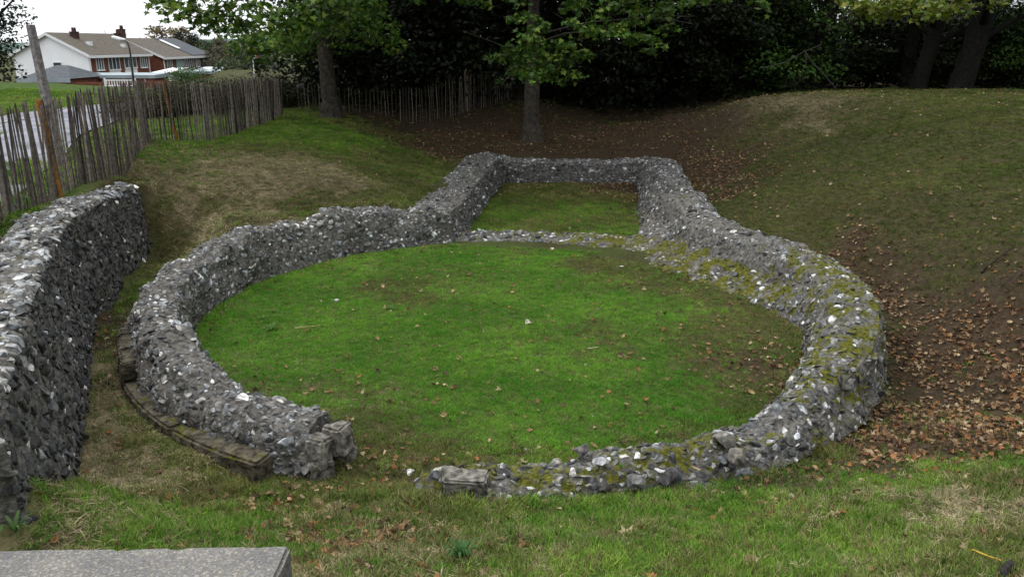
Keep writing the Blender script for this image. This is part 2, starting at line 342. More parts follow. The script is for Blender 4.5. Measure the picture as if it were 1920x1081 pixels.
CLS = np.array([ZC[z[0]] for z in ZP]); ZXY = pick([z[1] for z in ZP], [z[2] for z in ZP])[:, :2]
EXTRA = [(0, -14, 20), (0, -18, 14), (0, -25, 26), (0, -12, 16), (0, -20, 36), (0, -14, 33), (4, -3, 36), (4, 5, 38), (4, 14, 40), (4, 25, 45), (4, 0, 60), (4, 40, 60), (1, -40, 60), (1, -60, 90),
         (1, -30, 45), (0, 0, 2), (0, 5, 2), (0, -5, 2), (4, 22, 34)]
CLS = np.concatenate([CLS, [e_[0] for e_ in EXTRA]]); ZXY = np.concatenate([ZXY, np.array([e_[1:] for e_ in EXTRA], float)])
def zones(x, y):
    q = P3(x, y); wx = q[:, 0]+.6*fbm(q, 1.1, 21)+.30*fbm(q, 4, 22); wy = q[:, 1]+.6*fbm(q, 1.1, 31)+.30*fbm(q, 4, 32)
    out_ = np.zeros((len(q), 5))
    for i in range(0, len(q), 40000):
        d2 = (wx[i:i+40000, None]-ZXY[None, :, 0])**2+(wy[i:i+40000, None]-ZXY[None, :, 1])**2+.02
        w = 1/(d2+.15)**1.7
        for c in range(5): out_[i:i+40000, c] = w[:, CLS == c].sum(1)
    out_ /= out_.sum(1)[:, None]
    return out_
# ---- ground mesh
def axis(lo, hi, fine, far):
    a = [lo]
    c = np.arange(lo, hi+fine/2, fine); pos = []; neg = []; s = fine; v = c[-1]
    while v < far: s *= 1.18; v += s; pos.append(v)
    s = fine; v = c[0]
    while v > -far: s *= 1.18; v -= s; neg.append(v)
    return np.array(neg[::-1]+list(c)+pos)
gx = axis(-12, 17, .11, 2500); gy = axis(2.5, 34, .11, 2500)
X, Y = np.meshgrid(gx, gy); Z = zfun(X, Y)
V = np.stack([X.ravel(), Y.ravel(), Z.ravel()], 1)
ni, nj = len(gx), len(gy); I = (np.arange(nj-1)[:, None]*ni+np.arange(ni-1)[None, :]).ravel()
F = np.stack([I, I+1, I+ni+1, I+ni], 1)
ZW = zones(V[:, 0], V[:, 1])
gm = bpy.data.materials.new('turf'); gm.use_nodes = True; T = gm.node_tree; N = T.nodes; L = T.links
b = N['Principled BSDF']; b.inputs['Roughness'].default_value = .97; b.inputs['Specular IOR Level'].default_value = .1
pos = N.new('ShaderNodeNewGeometry')
def ramp(scale, c1, c2, det=8):
    n = N.new('ShaderNodeTexNoise'); n.inputs['Scale'].default_value = scale; n.inputs['Detail'].default_value = det; n.inputs['Roughness'].default_value = .7
    L.new(pos.outputs['Position'], n.inputs['Vector']); r = N.new('ShaderNodeValToRGB')
    r.color_ramp.elements[0].position = .33; r.color_ramp.elements[1].position = .67
    r.color_ramp.elements[0].color = (*c1, 1); r.color_ramp.elements[1].color = (*c2, 1); L.new(n.outputs[0], r.inputs[0]); return r.outputs[0]
cur = ramp(7, (.03, .055, .010), (.065, .115, .02))
for nm, cc in (('zo', ((.024, .023, .010), (.06, .056, .024))), ('zd', ((.07, .055, .032), (.21, .17, .10))), ('zl', ((.024, .017, .011), (.062, .042, .026))), ('zs', ((.022, .016, .010), (.055, .04, .026)))):
    a = N.new('ShaderNodeAttribute'); a.attribute_name = nm
    k = N.new('ShaderNodeMix'); k.data_type = 'RGBA'; L.new(a.outputs['Fac'], k.inputs['Factor'])
    L.new(cur, k.inputs['A']); L.new(ramp(9, *cc), k.inputs['B']); cur = k.outputs['Result']
L.new(cur, b.inputs['Base Color'])
nb = N.new('ShaderNodeTexNoise'); nb.inputs['Scale'].default_value = 28; nb.inputs['Detail'].default_value = 8
L.new(pos.outputs['Position'], nb.inputs['Vector']); bp = N.new('ShaderNodeBump'); bp.inputs['Strength'].default_value = .8; bp.inputs['Distance'].default_value = .04
L.new(nb.outputs[0], bp.inputs['Height']); L.new(bp.outputs[0], b.inputs['Normal'])
c0 = ZW[:, 0]; at_ = {}
acc = c0.copy()
for i, nm in ((1, 'zo'), (2, 'zd'), (3, 'zl'), (4, 'zs')):
    acc = acc+ZW[:, i]; at_[nm] = ZW[:, i]/np.maximum(acc, 1e-6)
tag(link('ground', mesh_np('ground', V, F, smooth=True, mats=[gm], attrs=at_)), kind='structure')
# far hills beyond the town
hv = []; hf = []; k_ = 60
for i in range(k_):
    a = R(-62+i*1.0); d = 900; hx, hy = math.sin(a)*d, math.cos(a)*d
    hgt = 4+9*(1+math.sin(i*.35+1))*.6*math.exp(-((i-12)/22)**2)+5*math.exp(-((i-45)/6)**2)
    for dd, zz in ((-160, -3), (-60, hgt*.7), (0, hgt), (300, -3)):
        hv.append((math.sin(a)*(d+dd), math.cos(a)*(d+dd), zz+(random.uniform(-.6, .6) if zz > 0 else 0)))
for i in range(k_-1):
    for j in range(3): hf.append((i*4+j, (i+1)*4+j, (i+1)*4+j+1, i*4+j+1))
mb = MB(); mb.add(hv, hf); tag(mb.build('hills', M['hill'], smooth=True), kind='structure')
# road beyond the fence
rd = []
for px, py in ((-500, 560), (-120, 410), (60, 318), (150, 262), (230, 228), (300, 207)): rd.append(at(px, py, 2.2)[:2])
rf_ = []
for px, py in ((-900, 300), (-400, 262), (-80, 236), (60, 219), (170, 210), (298, 203)): rf_.append(at(px, py, 2.2)[:2])
V = []; F = []; nn = 24
for i in range(nn):
    t = i/(nn-1)*5; a = min(int(t), 4); f = t-a
    p = [rd[a][q]*(1-f)+rd[a+1][q]*f for q in (0, 1)]; q_ = [rf_[a][q]*(1-f)+rf_[a+1][q]*f for q in (0, 1)]
    for j in range(7):
        s = j/6; x, y = p[0]*(1-s)+q_[0]*s, p[1]*(1-s)+q_[1]*s; V.append((x, y, float(zfun(x, y)[0])+.09))
for i in range(nn-1):
    for j in range(6): F.append((i*7+j, (i+1)*7+j, (i+1)*7+j+1, i*7+j+1))
mb = MB(); mb.add(V, F); tag(mb.build('road', M['road'], smooth=True), kind='structure')
# ------------------------------------------------------------------ flint masonry
def ico(sub):
    bm = bmesh.new(); bmesh.ops.create_icosphere(bm, subdivisions=sub, radius=1)
    v = np.array([p.co[:] for p in bm.verts]); f = np.array([[q.index for q in x.verts] for x in bm.faces]); bm.free(); return v, f
ICO1 = ico(1); ICO2 = ico(3)
def stone_protos(base, n, seed, rough=.28):
    r_ = np.random.default_rng(seed); res = []
    for i in range(n):
        v = base[0].copy()
        # cut by random planes for flint-like facets
        for k in range(11):
            d = r_.normal(size=3); d /= np.linalg.norm(d); h = r_.uniform(.32, .85); t = v@d; m = t > h
            v[m] -= (t[m]-h)[:, None]*d*.97
        v += rough*.3*vnoise(v+i*9.1, 2.2, i)[:, None]*v
        res.append(v)
    return res
SP1 = stone_protos(ICO1, 14, 1); SP2 = stone_protos(ICO2, 16, 2)
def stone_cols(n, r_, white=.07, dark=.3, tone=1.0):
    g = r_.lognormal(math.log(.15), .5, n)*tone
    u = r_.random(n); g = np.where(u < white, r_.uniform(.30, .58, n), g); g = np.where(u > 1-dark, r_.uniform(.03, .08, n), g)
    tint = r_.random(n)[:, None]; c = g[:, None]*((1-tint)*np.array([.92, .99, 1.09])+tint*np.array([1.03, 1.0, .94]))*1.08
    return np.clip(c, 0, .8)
def surf_grid(stations, ds=.07, dt=.06):
    """stations: list of equally long lists of profile points -> dense surface grid (ns, nt, 3)"""
    st = np.array(stations, float)
    lens = np.linalg.norm(np.diff(st.mean(1), axis=0), axis=1); s = np.concatenate([[0], np.cumsum(lens)]); n = max(8, int(s[-1]/ds))
    u = np.linspace(0, s[-1], n); G = np.empty((n, st.shape[1], 3))
    for k in range(st.shape[1]):
        for c in range(3): G[:, k, c] = np.interp(u, s, st[:, k, c])
    pl = np.linalg.norm(np.diff(G, axis=1), axis=2).mean(0); t = np.concatenate([[0], np.cumsum(pl)]); m = max(6, int(t[-1]/dt))
    v = np.linspace(0, t[-1], m); H_ = np.empty((n, m, 3))
    for k in range(m):
        j = min(np.searchsorted(t, v[k], side='right')-1, len(t)-2); f = (v[k]-t[j])/(t[j+1]-t[j])
        H_[:, k] = G[:, j]*(1-f)+G[:, j+1]*f
    return H_, s[-1], t[-1]
def normals(H_):
    a = np.gradient(H_, axis=0); b_ = np.gradient(H_, axis=1); n = np.cross(a, b_); return n/np.maximum(np.linalg.norm(n, axis=2), 1e-9)[..., None]
def masonry(name, stations, parent, spacing=.095, size=1.0, mossf=None, flip=1, rough=.05, seed=0, cover=.93, protos=None, base=None, label=None,
            tilt=.35, white=.07, dark=.3, closed_ends=True, tone=1.0, coursed=1.0, topfn=None):
    r_ = np.random.default_rng(seed+100)
    H_, LS, LT = surf_grid(stations); Nn = normals(H_)*flip
    ns, nt_ = H_.shape[:2]
    P = H_.reshape(-1, 3); Nf = Nn.reshape(-1, 3)
    disp = rough*fbm(P, 1.7, seed+5, 3)+.022*fbm(P, 9, seed+8, 2)-.05*np.maximum(0, fbm(P, 2.6, seed+15, 2)-.35)
    P = P+Nf*disp[:, None]; H2 = P.reshape(ns, nt_, 3)
    I = (np.arange(ns-1)[:, None]*nt_+np.arange(nt_-1)[None, :]).ravel(); F4 = np.stack([I, I+nt_, I+nt_+1, I+1], 1)
    if flip < 0: F4 = F4[:, ::-1]
    Vs = [P]; Fs3 = []; Cs = [np.ones((len(P), 3))]; Ms = [np.zeros(len(P))]; ends = []
    nb_ = len(P)
    # end caps as fans to the profile's middle bottom
    for e_ in (0, ns-1):
        ring = H2[e_]; c = (ring[0]+ring[-1])/2; Vs.append(c[None]); Cs.append(np.ones((1, 3))); Ms.append(np.zeros(1))
        idx = e_*nt_+np.arange(nt_)
        f = np.stack([np.full(nt_-1, nb_), idx[:-1], idx[1:]], 1); f = f if (e_ > 0) == (flip > 0) else f[:, ::-1]; ends.append(f); nb_ += 1
    moss0 = mossf(P) if mossf else np.zeros(len(P)); Ms[0] = moss0
    protos = protos or SP1; bf = (base or ICO1)[1]
    # stones in rough courses over the surface
    rows = np.arange(spacing*.5, LT, spacing*.92); pts = []
    for ri, rr in enumerate(rows):
        nc = int(LS/spacing); u = (np.arange(nc)+.5*(ri % 2)+r_.uniform(-.33, .33, nc))*spacing/LS
        w = (rr+r_.uniform(-.22, .22, nc)*spacing)/LT; pts.append(np.stack([u, w], 1))
    uv = np.concatenate(pts); uv = uv[(uv[:, 0] > 0) & (uv[:, 0] < 1) & (uv[:, 1] > 0) & (uv[:, 1] < 1)]
    uv = uv[r_.random(len(uv)) < cover]
    fi = uv[:, 0]*(ns-1); fj = uv[:, 1]*(nt_-1); i0 = np.minimum(fi.astype(int), ns-2); j0 = np.minimum(fj.astype(int), nt_-2)
    a = (fi-i0)[:, None]; b_ = (fj-j0)[:, None]
    def smp(G): return G[i0, j0]*(1-a)*(1-b_)+G[i0+1, j0]*a*(1-b_)+G[i0, j0+1]*(1-a)*b_+G[i0+1, j0+1]*a*b_
    C = smp(H2); NN = smp(Nn); NN /= np.maximum(np.linalg.norm(NN, axis=1), 1e-9)[:, None]
    TT = H2[i0+1, j0]-H2[i0, j0]; TT /= np.maximum(np.linalg.norm(TT, axis=1), 1e-9)[:, None]
    # drop patches where only mortar shows
    keep = (fbm(C, 1.6, seed+50, 2) > -.95); 
    C, NN, TT = C[keep], NN[keep], TT[keep]
    # end faces get stones too
    if closed_ends:
        for e_ in (0, ns-1):
            ring = H2[e_]; c = (ring[0]+ring[-1])/2; dirn = (H2[min(e_+1, ns-1)]-H2[max(e_-1, 0)]).mean(0)*(1 if e_ else -1); dirn /= np.linalg.norm(dirn)
            k = 60; q = ring[r_.integers(0, nt_, k)]; f = r_.random(k)[:, None]**.6; C = np.concatenate([C, c+(q-c)*f])
            NN = np.concatenate([NN, np.repeat(dirn[None], k, 0)]); TT = np.concatenate([TT, np.repeat(np.cross(dirn, [0, 0, 1])[None], k, 0)])
    n = len(C); BB = np.cross(NN, TT)
    if n:
        ang = r_.normal(0, 1, n)*(.45 if coursed else 1.5); ca, sa = np.cos(ang)[:, None], np.sin(ang)[:, None]
        A1 = TT*ca+BB*sa; B1 = -TT*sa+BB*ca
        tl = r_.normal(0, tilt, (n, 2)); N1 = NN+A1*tl[:, :1]+B1*tl[:, 1:]; N1 /= np.linalg.norm(N1, axis=1)[:, None]
        A1 = A1-N1*(A1*N1).sum(1)[:, None]; A1 /= np.linalg.norm(A1, axis=1)[:, None]; B1 = np.cross(N1, A1)
        sz = spacing*size*r_.lognormal(-.03, .36, n); sz = np.clip(sz, spacing*.4, spacing*2.1)
        sa_ = sz*r_.uniform(.5, .78, n); sb = sz*r_.uniform(.36, .55, n); sn = sz*r_.uniform(.24, .42, n)
        cc = stone_cols(n, r_, white, dark, tone)
        pk = r_.integers(0, len(protos), n); pv = np.array(protos)[pk]
        VV = C[:, None]+NN[:, None]*(sn*r_.uniform(-.6, .12, n))[:, None, None]+pv[:, :, 0:1]*(A1*sa_[:, None])[:, None]+pv[:, :, 1:2]*(B1*sb[:, None])[:, None]+pv[:, :, 2:3]*(N1*sn[:, None])[:, None]
        k = pv.shape[1]; ms = mossf(C) if mossf else np.zeros(n)
        F3 = (bf[None]+(np.arange(n)*k)[:, None, None]).reshape(-1, 3)+nb_
        Vs.append(VV.reshape(-1, 3)); Cs.append(np.repeat(cc, k, 0)); Ms.append(np.repeat(ms-.07+r_.normal(0, .05, n), k)); Fs3.append(F3)
    allF3 = np.concatenate(ends+Fs3); fm = np.concatenate([np.zeros(len(F4)), np.zeros(sum(len(e_) for e_ in ends)), np.ones(sum(len(f) for f in Fs3))])
    me = mesh_np(name, np.concatenate(Vs), [F4, allF3], cols=np.concatenate(Cs), mats=[M['mortar'], M['flint']], fmat=fm, attrs={'moss': np.concatenate(Ms)})
    o = link(name, me, parent)
    if label: o['label'] = label
    return o
def pol(deg, r, z): return (CX+r*math.cos(R(deg)), CY+r*math.sin(R(deg)), z)
def keyed(deg, table):
    ks = sorted(table); return [float(np.interp(deg, ks, [table[k][i] for k in ks])) for i in range(len(table[ks[0]]))]
church = empty('church_ruin', (CX, CY, 0), 'grey flint rubble ruin of a round church with a squared chancel, sunk in the turf', 'ruin')
inv = Matrix.Translation((-CX, -CY, 0))
def toloc(st): return [[(p[0]-CX, p[1]-CY, p[2]) for p in s] for s in st]
def mossW(fn): return lambda P: fn(P+np.array([CX, CY, 0]))
# left arc: inner base, inner mid, inner top, crown, outer top, outer mid, outer base  (r,z pairs)
LT_ = {249: (5.12, -.1, 5.15, .22, 5.24, .38, 5.45, .43, 5.62, .34, 5.74, .15, 5.80, -.1),
       235: (5.08, -.1, 5.10, .30, 5.18, .50, 5.45, .60, 5.62, .50, 5.76, .28, 5.82, -.1),
       215: (5.04, -.1, 5.05, .40, 5.12, .68, 5.42, .78, 5.66, .68, 5.80, .38, 5.86, -.1),
       190: (5.02, -.1, 5.05, .45, 5.14, .80, 5.45, .86, 5.74, .78, 5.88, .42, 5.92, -.1),
       170: (5.08, -.1, 5.14, .45, 5.26, .84, 5.55, .92, 5.86, .84, 6.0, .42, 6.03, -.1),
       145: (5.10, -.1, 5.20, .45, 5.38, .86, 5.6, .95, 5.85, .88, 6.02, .5, 6.05, .0),
       125: (5.16, -.1, 5.26, .45, 5.40, .80, 5.6, .90, 5.85, .84, 6.02, .5, 6.05, .1),
       100: (5.24, -.1, 5.30, .42, 5.40, .74, 5.6, .82, 5.85, .80, 6.02, .5, 6.05, .1)}
st = []
for d in np.arange(249, 101, -2.0):
    v = keyed(d, LT_); zs = .05*math.sin(d*.21)+.035*math.sin(d*.53+1)
    st.append([pol(d, v[2*i], v[2*i+1]+(zs if 1 < i < 5 else 0)) for i in range(7)])
def moss_left(P):
    d = np.degrees(np.arctan2(P[:, 1], P[:, 0])) % 360
    return .12+.16*ss(225, 249, d)*(P[:, 2] < .35)
masonry('nave_wall', toloc(st), church, spacing=.085, seed=3, mossf=moss_left, flip=1, rough=.07, protos=SP2, base=ICO2, cover=.9, tilt=.3, size=1.08, white=.06, dark=.12, label='taller left arc of the round flint wall, grey and bare')
RT_ = {60: (4.35, -.05, 4.75, .18, 5.15, .30, 5.45, .42, 5.8, .55, 6.1, .70, 6.25, .1),
       48: (4.40, -.05, 4.8, .20, 5.1, .36, 5.35, .78, 5.75, .90, 6.1, .80, 6.25, .1),
       30: (4.25, -.05, 4.65, .20, 5.0, .34, 5.32, .74, 5.7, .90, 6.08, .80, 6.2, .0),
       18: (4.35, -.05, 4.75, .18, 5.05, .32, 5.3, .70, 5.65, .88, 6.03, .80, 6.15, -.1),
       5: (4.75, -.05, 4.95, .20, 5.12, .40, 5.3, .70, 5.65, .86, 6.02, .80, 6.18, -.1),
       -15: (4.92, -.1, 5.02, .25, 5.12, .50, 5.3, .74, 5.6, .86, 5.98, .80, 6.2, -.1),
       -30: (4.98, -.1, 5.06, .25, 5.16, .44, 5.34, .62, 5.6, .72, 5.92, .64, 6.16, -.1),
       -42: (5.08, -.1, 5.14, .16, 5.24, .32, 5.42, .42, 5.6, .46, 5.85, .40, 6.12, -.1),
       -55: (5.26, -.1, 5.32, .07, 5.38, .15, 5.5, .22, 5.68, .25, 5.9, .15, 6.06, -.1),
       -75: (5.30, -.1, 5.35, .05, 5.40, .12, 5.52, .18, 5.68, .18, 5.88, .08, 6.02, -.1),
       -92: (5.30, -.1, 5.35, .02, 5.4, .07, 5.5, .11, 5.66, .12, 5.84, .05, 5.96, -.1),
       -99: (5.3, -.12, 5.36, -.04, 5.4, .02, 5.5, .05, 5.66, .05, 5.8, .0, 5.9, -.1)}
st = []
def bst(ix, iy, ox, oy, bh=.2, h=.86, f0=.28, f1=.46, f2=.56):
    i = np.array([ix, iy]); o = np.array([ox, oy]); g = lambda f, z: (*(i+(o-i)*f), z)
    return [g(0, -.05), g(f0, bh), g(f1, bh+.13), g(f2, h*.86), g(.76, h+.02), g(.96, h*.9), g(1.02, .05)]
st += [bst(3.25, 20.6, 5.02, 20.7, .2, .86, .15, .24, .34), bst(3.08, 19.7, 4.98, 19.8, .2, .86, .2, .32, .42), bst(2.9, 18.6, 4.86, 18.8, .2, .87), bst(2.72, 17.6, 4.78, 18.05, .2, .87), bst(2.72, 16.8, 4.82, 17.3, .2, .88), bst(3.1, 16.0, 4.98, 16.5, .2, .89, .25, .42, .54), bst(3.5, 15.25, 5.28, 15.75, .2, .9, .25, .42, .54)]
for d in np.arange(18, -99, -2.0):
    v = keyed(d, RT_); zs = .04*math.sin(d*.25)+.03*math.sin(d*.6+2)
    st.append([pol(d, v[2*i], v[2*i+1]+(zs if 2 < i < 5 else 0)) for i in range(7)])
def moss_right(P):
    d = np.degrees(np.arctan2(P[:, 1], P[:, 0])); r = np.hypot(P[:, 0], P[:, 1])
    m = .18+.0*d
    m = np.maximum(m, .50*ss(.52, .36, P[:, 2])*ss(-12, 2, d)*(r < 5.9))
    m = np.maximum(m, .46*ss(24, 8, d)*ss(-62, -45, d))
    m = np.maximum(m, .29*ss(60, 20, d)*ss(-40, -25, d))
    m = np.maximum(m, .47*ss(-50, -66, d)); m = np.maximum(m, .42*ss(-25, -40, d)*ss(5.5, 5.9, r))
    return m
masonry('nave_wall', toloc(st), church, spacing=.09, seed=4, mossf=moss_right, flip=1, rough=.09, protos=SP2, base=ICO2, cover=.84, tone=.82, tilt=.3, size=1.08, white=.06, dark=.12, label='lower mossy right and front arc of the round flint wall')
# chancel: profile inner base .. outer base, mitred at the corners
def cst(ix, iy, ox, oy, h, slope=.10, b0=-.1, b1=0.0, bench=0):
    i = np.array([ix, iy]); o = np.array([ox, oy])
    g = lambda f, z: (*(i+(o-i)*f), z)
    return [g(0, b0), g(slope*.35+bench*.25, h*(.5-bench*.3)), g(slope+bench*.45, h*(.93-bench*.25)), g(.5+bench*.15, h+.04), g(.86, h*.97), g(.98, h*.6), g(1.02, b1)]
st = [cst(-1.42, 18.35, -2.62, 18.35, .74), cst(-1.15, 19.0, -2.45, 19.3, .82), cst(-.95, 21, -2.25, 21.3, .85), cst(-.62, 24, -1.95, 24.4, .88), cst(-.38, 26.2, -1.72, 26.9, .90), cst(-.27, 26.9, -1.35, 27.95, .88),
      cst(.4, 26.9, .25, 27.55, .72), cst(2, 26.85, 2, 27.45, .70), cst(3.6, 26.75, 3.75, 27.4, .72), cst(4.14, 26.6, 5.1, 27.35, .84), cst(4.05, 25.5, 5.5, 25.9, .90, .3), cst(3.8, 23.8, 5.3, 24, .88, .33, bench=.1),
      cst(3.5, 22.2, 5.12, 22.4, .86, .32, bench=.2), cst(3.25, 20.7, 5.0, 20.8, .84, .32, bench=.3)]
masonry('chancel_wall', toloc(st), church, spacing=.10, seed=5, flip=1, rough=.05, size=1.05, white=.06, dark=.18, tone=.9, cover=.95,
        mossf=mossW(lambda P: .14+.5*ss(22.5, 19.5, P[:, 1])*ss(2, 2.6, P[:, 0])*ss(4.4, 3.9, P[:, 0])), label='three straight flint walls of the squared chancel')
st = []
for i in range(16):
    t = i/15; x = -1.55+4.7*t; y0 = 18.35-.35*t-(.6*ss(.45, 1, t)); y1 = 19.25-.15*t
    h = .11+.04*math.sin(i*1.3); st.append([(x+(.05*math.sin(i)), y0+.1*math.sin(i*2.1), -.08), (x, y0+.2, h*.6), (x, y0+.4, h), (x, (y0+y1)/2, h*1.1), (x, y1-.15, h), (x, y1, -.08)])
masonry('chancel_step', toloc(st), church, spacing=.13, seed=6, mossf=mossW(lambda P: .30+.2*ss(0, 2.5, P[:, 0])), flip=1, rough=.05, size=1.1, cover=.85, white=.16, dark=.15, label='low broken sill of loose mossy flints between nave and chancel', closed_ends=False)
# plinth: dressed ledge round the left arc + raised course
def blocky(name, verts_fn, parent, mossv, matn, label=None, seed=0, bev=.03):
    bm = bmesh.new(); verts_fn(bm); bmesh.ops.recalc_face_normals(bm, faces=bm.faces)
    bmesh.ops.bevel(bm, geom=list(bm.edges), offset=bev, segments=2, affect='EDGES')
    bmesh.ops.triangulate(bm, faces=bm.faces[:]); bmesh.ops.subdivide_edges(bm, edges=bm.edges[:], cuts=5, use_grid_fill=True)
    Vv = np.array([v.co[:] for v in bm.verts]); nn_ = np.array([v.normal[:] for v in bm.verts])
    d = .026*fbm(Vv, 4, seed, 3)+.016*fbm(Vv, 14, seed+3, 3)
    for v, q, k in zip(bm.verts, nn_, d): v.co = v.co+Vector(q)*float(k)
    me = bpy.data.meshes.new(name); bm.to_mesh(me); bm.free(); me.materials.append(M[matn])
    for p in me.polygons: p.use_smooth = False
    a = me.attributes.new('moss', 'FLOAT', 'POINT'); a.data.foreach_set('value', np.full(len(me.vertices), mossv, np.float32))
    o = link(name, me, parent)
    if label: o['label'] = label
    return o
def arc_block(d0, d1, r0, r1, z0, z1, zs=0):
    def f(bm):
        n = max(2, int(abs(d1-d0)/2.5)); prev = None; first = None
        for i in range(n+1):
            d = d0+(d1-d0)*i/n; ring = []
            for r, z in ((r0, z0), (r0, z1+zs), (r1, z1), (r1+.02, z0)):
                p = pol(d, r, z); ring.append(bm.verts.new((p[0]-CX, p[1]-CY, z)))
            if prev:
                for k in range(4): bm.faces.new((prev[k], prev[(k+1) % 4], ring[(k+1) % 4], ring[k]))
            else: first = ring
            prev = ring
        bm.faces.new(first); bm.faces.new(prev[::-1])
    return f
plinth = link('plinth', None, church); plinth['label'] = 'weathered dressed stone plinth ledge curving round the foot of the left arc'
d = 244.5; k = 0
r_ = random.Random(5)
while d > 188:
    w = r_.uniform(11, 17); blocky('plinth_stone', arc_block(d, d-w+.12, 5.6, 6.0+r_.uniform(-.015, .015), -.2, .12+r_.uniform(-.02, .01), .03), plinth, .30, 'plinth', seed=k, bev=.03); d -= w; k += 1
d = 213
while d > 190:
    w = r_.uniform(5, 7); blocky('raised_course_stone', arc_block(d, d-w+.15, 5.65, 5.99+r_.uniform(-.01, .02), .16, .40+r_.uniform(-.01, .02), .02), plinth, .16, 'plinth', seed=k, bev=.02); d -= w; k += 1
def box_block(cx, cy, cz, sx, sy, sz, rz=0, rx=0, ry=0, taper=.06, seed=0):
    def f(bm):
        r2 = random.Random(seed); E_ = Euler((rx, ry, rz)).to_matrix(); vs = []
        for z in (-1, 1):
            for x, y in ((-1, -1), (1, -1), (1, 1), (-1, 1)):
                q = Vector((x*sx/2*(1-taper*r2.random()*(1+z)), y*sy/2*(1-taper*r2.random()*(1+z)), z*sz/2*(1-.12*r2.random())))
                vs.append(bm.verts.new(E_ @ q+Vector((cx, cy, cz))))
        for q in ((3, 2, 1, 0), (4, 5, 6, 7), (0, 1, 5, 4), (1, 2, 6, 5), (2, 3, 7, 6), (3, 0, 4, 7)): bm.faces.new([vs[i] for i in q])
    return f
p = at(634, 800, .42); blocky('quoin_block', box_block(p[0]-CX, p[1]-CY, .30, .30, .27, .36, R(-28), .05, -.05, .1, 1), church, .17, 'dressed', seed=11, bev=.025, label='large pale grey squared end block, upper right of two')
p = at(596, 825, .35); blocky('quoin_block', box_block(p[0]-CX, p[1]-CY, .22, .28, .26, .34, R(-20), -.1, .08, .15, 2), church, .24, 'dressed', seed=12, bev=.03, label='rough mossy end block beside the larger one')
p = at(648, 842, .12); blocky('quoin_block', box_block(p[0]-CX, p[1]-CY, .06, .24, .22, .22, R(-25), 0, .0, .1, 3), church, .22, 'dressed', seed=13, bev=.02, label='small low block under the upper end block')
# retaining wall
rw = empty('retaining_wall', (RWALL[2][0], RWALL[2][1], 0), 'tall knapped flint retaining wall, its shade toned into the dark face, pale rubble top, left of the trench', 'wall')
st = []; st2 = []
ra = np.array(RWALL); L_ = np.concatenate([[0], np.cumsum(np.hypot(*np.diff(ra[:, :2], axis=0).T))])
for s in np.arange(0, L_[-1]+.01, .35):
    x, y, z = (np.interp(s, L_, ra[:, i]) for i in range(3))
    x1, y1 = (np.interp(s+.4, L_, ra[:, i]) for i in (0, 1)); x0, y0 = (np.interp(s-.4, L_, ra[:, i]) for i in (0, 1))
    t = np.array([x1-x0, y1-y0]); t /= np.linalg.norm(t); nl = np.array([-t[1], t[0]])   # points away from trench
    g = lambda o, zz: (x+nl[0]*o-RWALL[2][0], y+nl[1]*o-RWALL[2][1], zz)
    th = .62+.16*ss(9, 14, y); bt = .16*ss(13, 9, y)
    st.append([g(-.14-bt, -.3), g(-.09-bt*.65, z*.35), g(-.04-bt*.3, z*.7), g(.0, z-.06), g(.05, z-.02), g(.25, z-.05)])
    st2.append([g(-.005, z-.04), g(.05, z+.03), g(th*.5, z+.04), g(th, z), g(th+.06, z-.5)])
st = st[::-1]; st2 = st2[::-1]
masonry('wall_face', st, rw, spacing=.088, seed=8, flip=-1, rough=.035, protos=SP2, base=ICO2, size=1.2, cover=.97, tilt=.25, white=.045, dark=.5, tone=.33, mossf=lambda P: .10+0*P[:, 0])  # face stones toned down: dark flint plus the shade put into their colour
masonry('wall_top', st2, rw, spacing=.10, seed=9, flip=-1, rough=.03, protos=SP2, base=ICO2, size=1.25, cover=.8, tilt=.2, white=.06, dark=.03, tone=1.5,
        mossf=lambda P: .22+0*P[:, 0], label='flat pale top of the wall, mortar and lichened flints with daylight toned in')  # top stones toned up: lichen plus daylight put into their colour
ends_ = None
# ------------------------------------------------------------------ loose dressed blocks and single stones
def single(name, fn, label, cat, matn='dressed', moss=.1, seed=0, bev=.02, group=None):
    return tag(blocky(name, fn, None, moss, matn, seed=seed, bev=bev), label, cat, group)
def gz(x, y): return float(zfun(x, y)[0])
p = pick(606, 893)[0]; single('dressed_block', box_block(p[0], p[1], p[2]+.10, .30, .22, .26, R(25), .1, .15, .15, 4), 'dark grey squared block with moss, tipped at the foot of the plinth end', 'stone block', moss=.16, seed=21)
p = pick(870, 926)[0]; single('dressed_block', box_block(p[0]+.02, p[1], p[2]+.12, .52, .28, .28, R(-6), .1, 0, .12, 5), 'long grey dressed block at the mossy start of the front wall', 'stone block', moss=.08, seed=22)
def boulder(px, py, s, label, col=(.5, .48, .45), sq=.6, seed=0, cat='stone', dz=.3, group=None, name='loose_stone', Z=None):
    p = pick(px, py)[0] if Z is None else np.array(at(px, py, Z)); v = SP2[seed % 16].copy()*np.array([s, s*.8, s*sq])
    a = seed*1.7; v[:, :2] = v[:, :2]@np.array([[math.cos(a), math.sin(a)], [-math.sin(a), math.cos(a)]])
    me = mesh_np(name, v, ICO2[1], cols=np.repeat(np.array([col]), len(v), 0), mats=[M['flint']], attrs={'moss': np.zeros(len(v))})
    return tag(link(name, me, None, (p[0], p[1], p[2]+s*sq*dz)), label, cat, group)
boulder(990, 607, .085, 'pale broken stone lying alone in the middle of the nave lawn', (.52, .48, .42), .8, 1, dz=.5)
boulder(631, 565, .05, 'small white chip standing on the left of the nave lawn', (.75, .74, .72), 1.0, 2, dz=.6)
boulder(411, 888, .06, 'white flint pebble on the path below the plinth', (.62, .6, .57), .5, 3)
boulder(768, 886, .06, 'white flint left of the long dressed block', (.65, .64, .66), .7, 4)
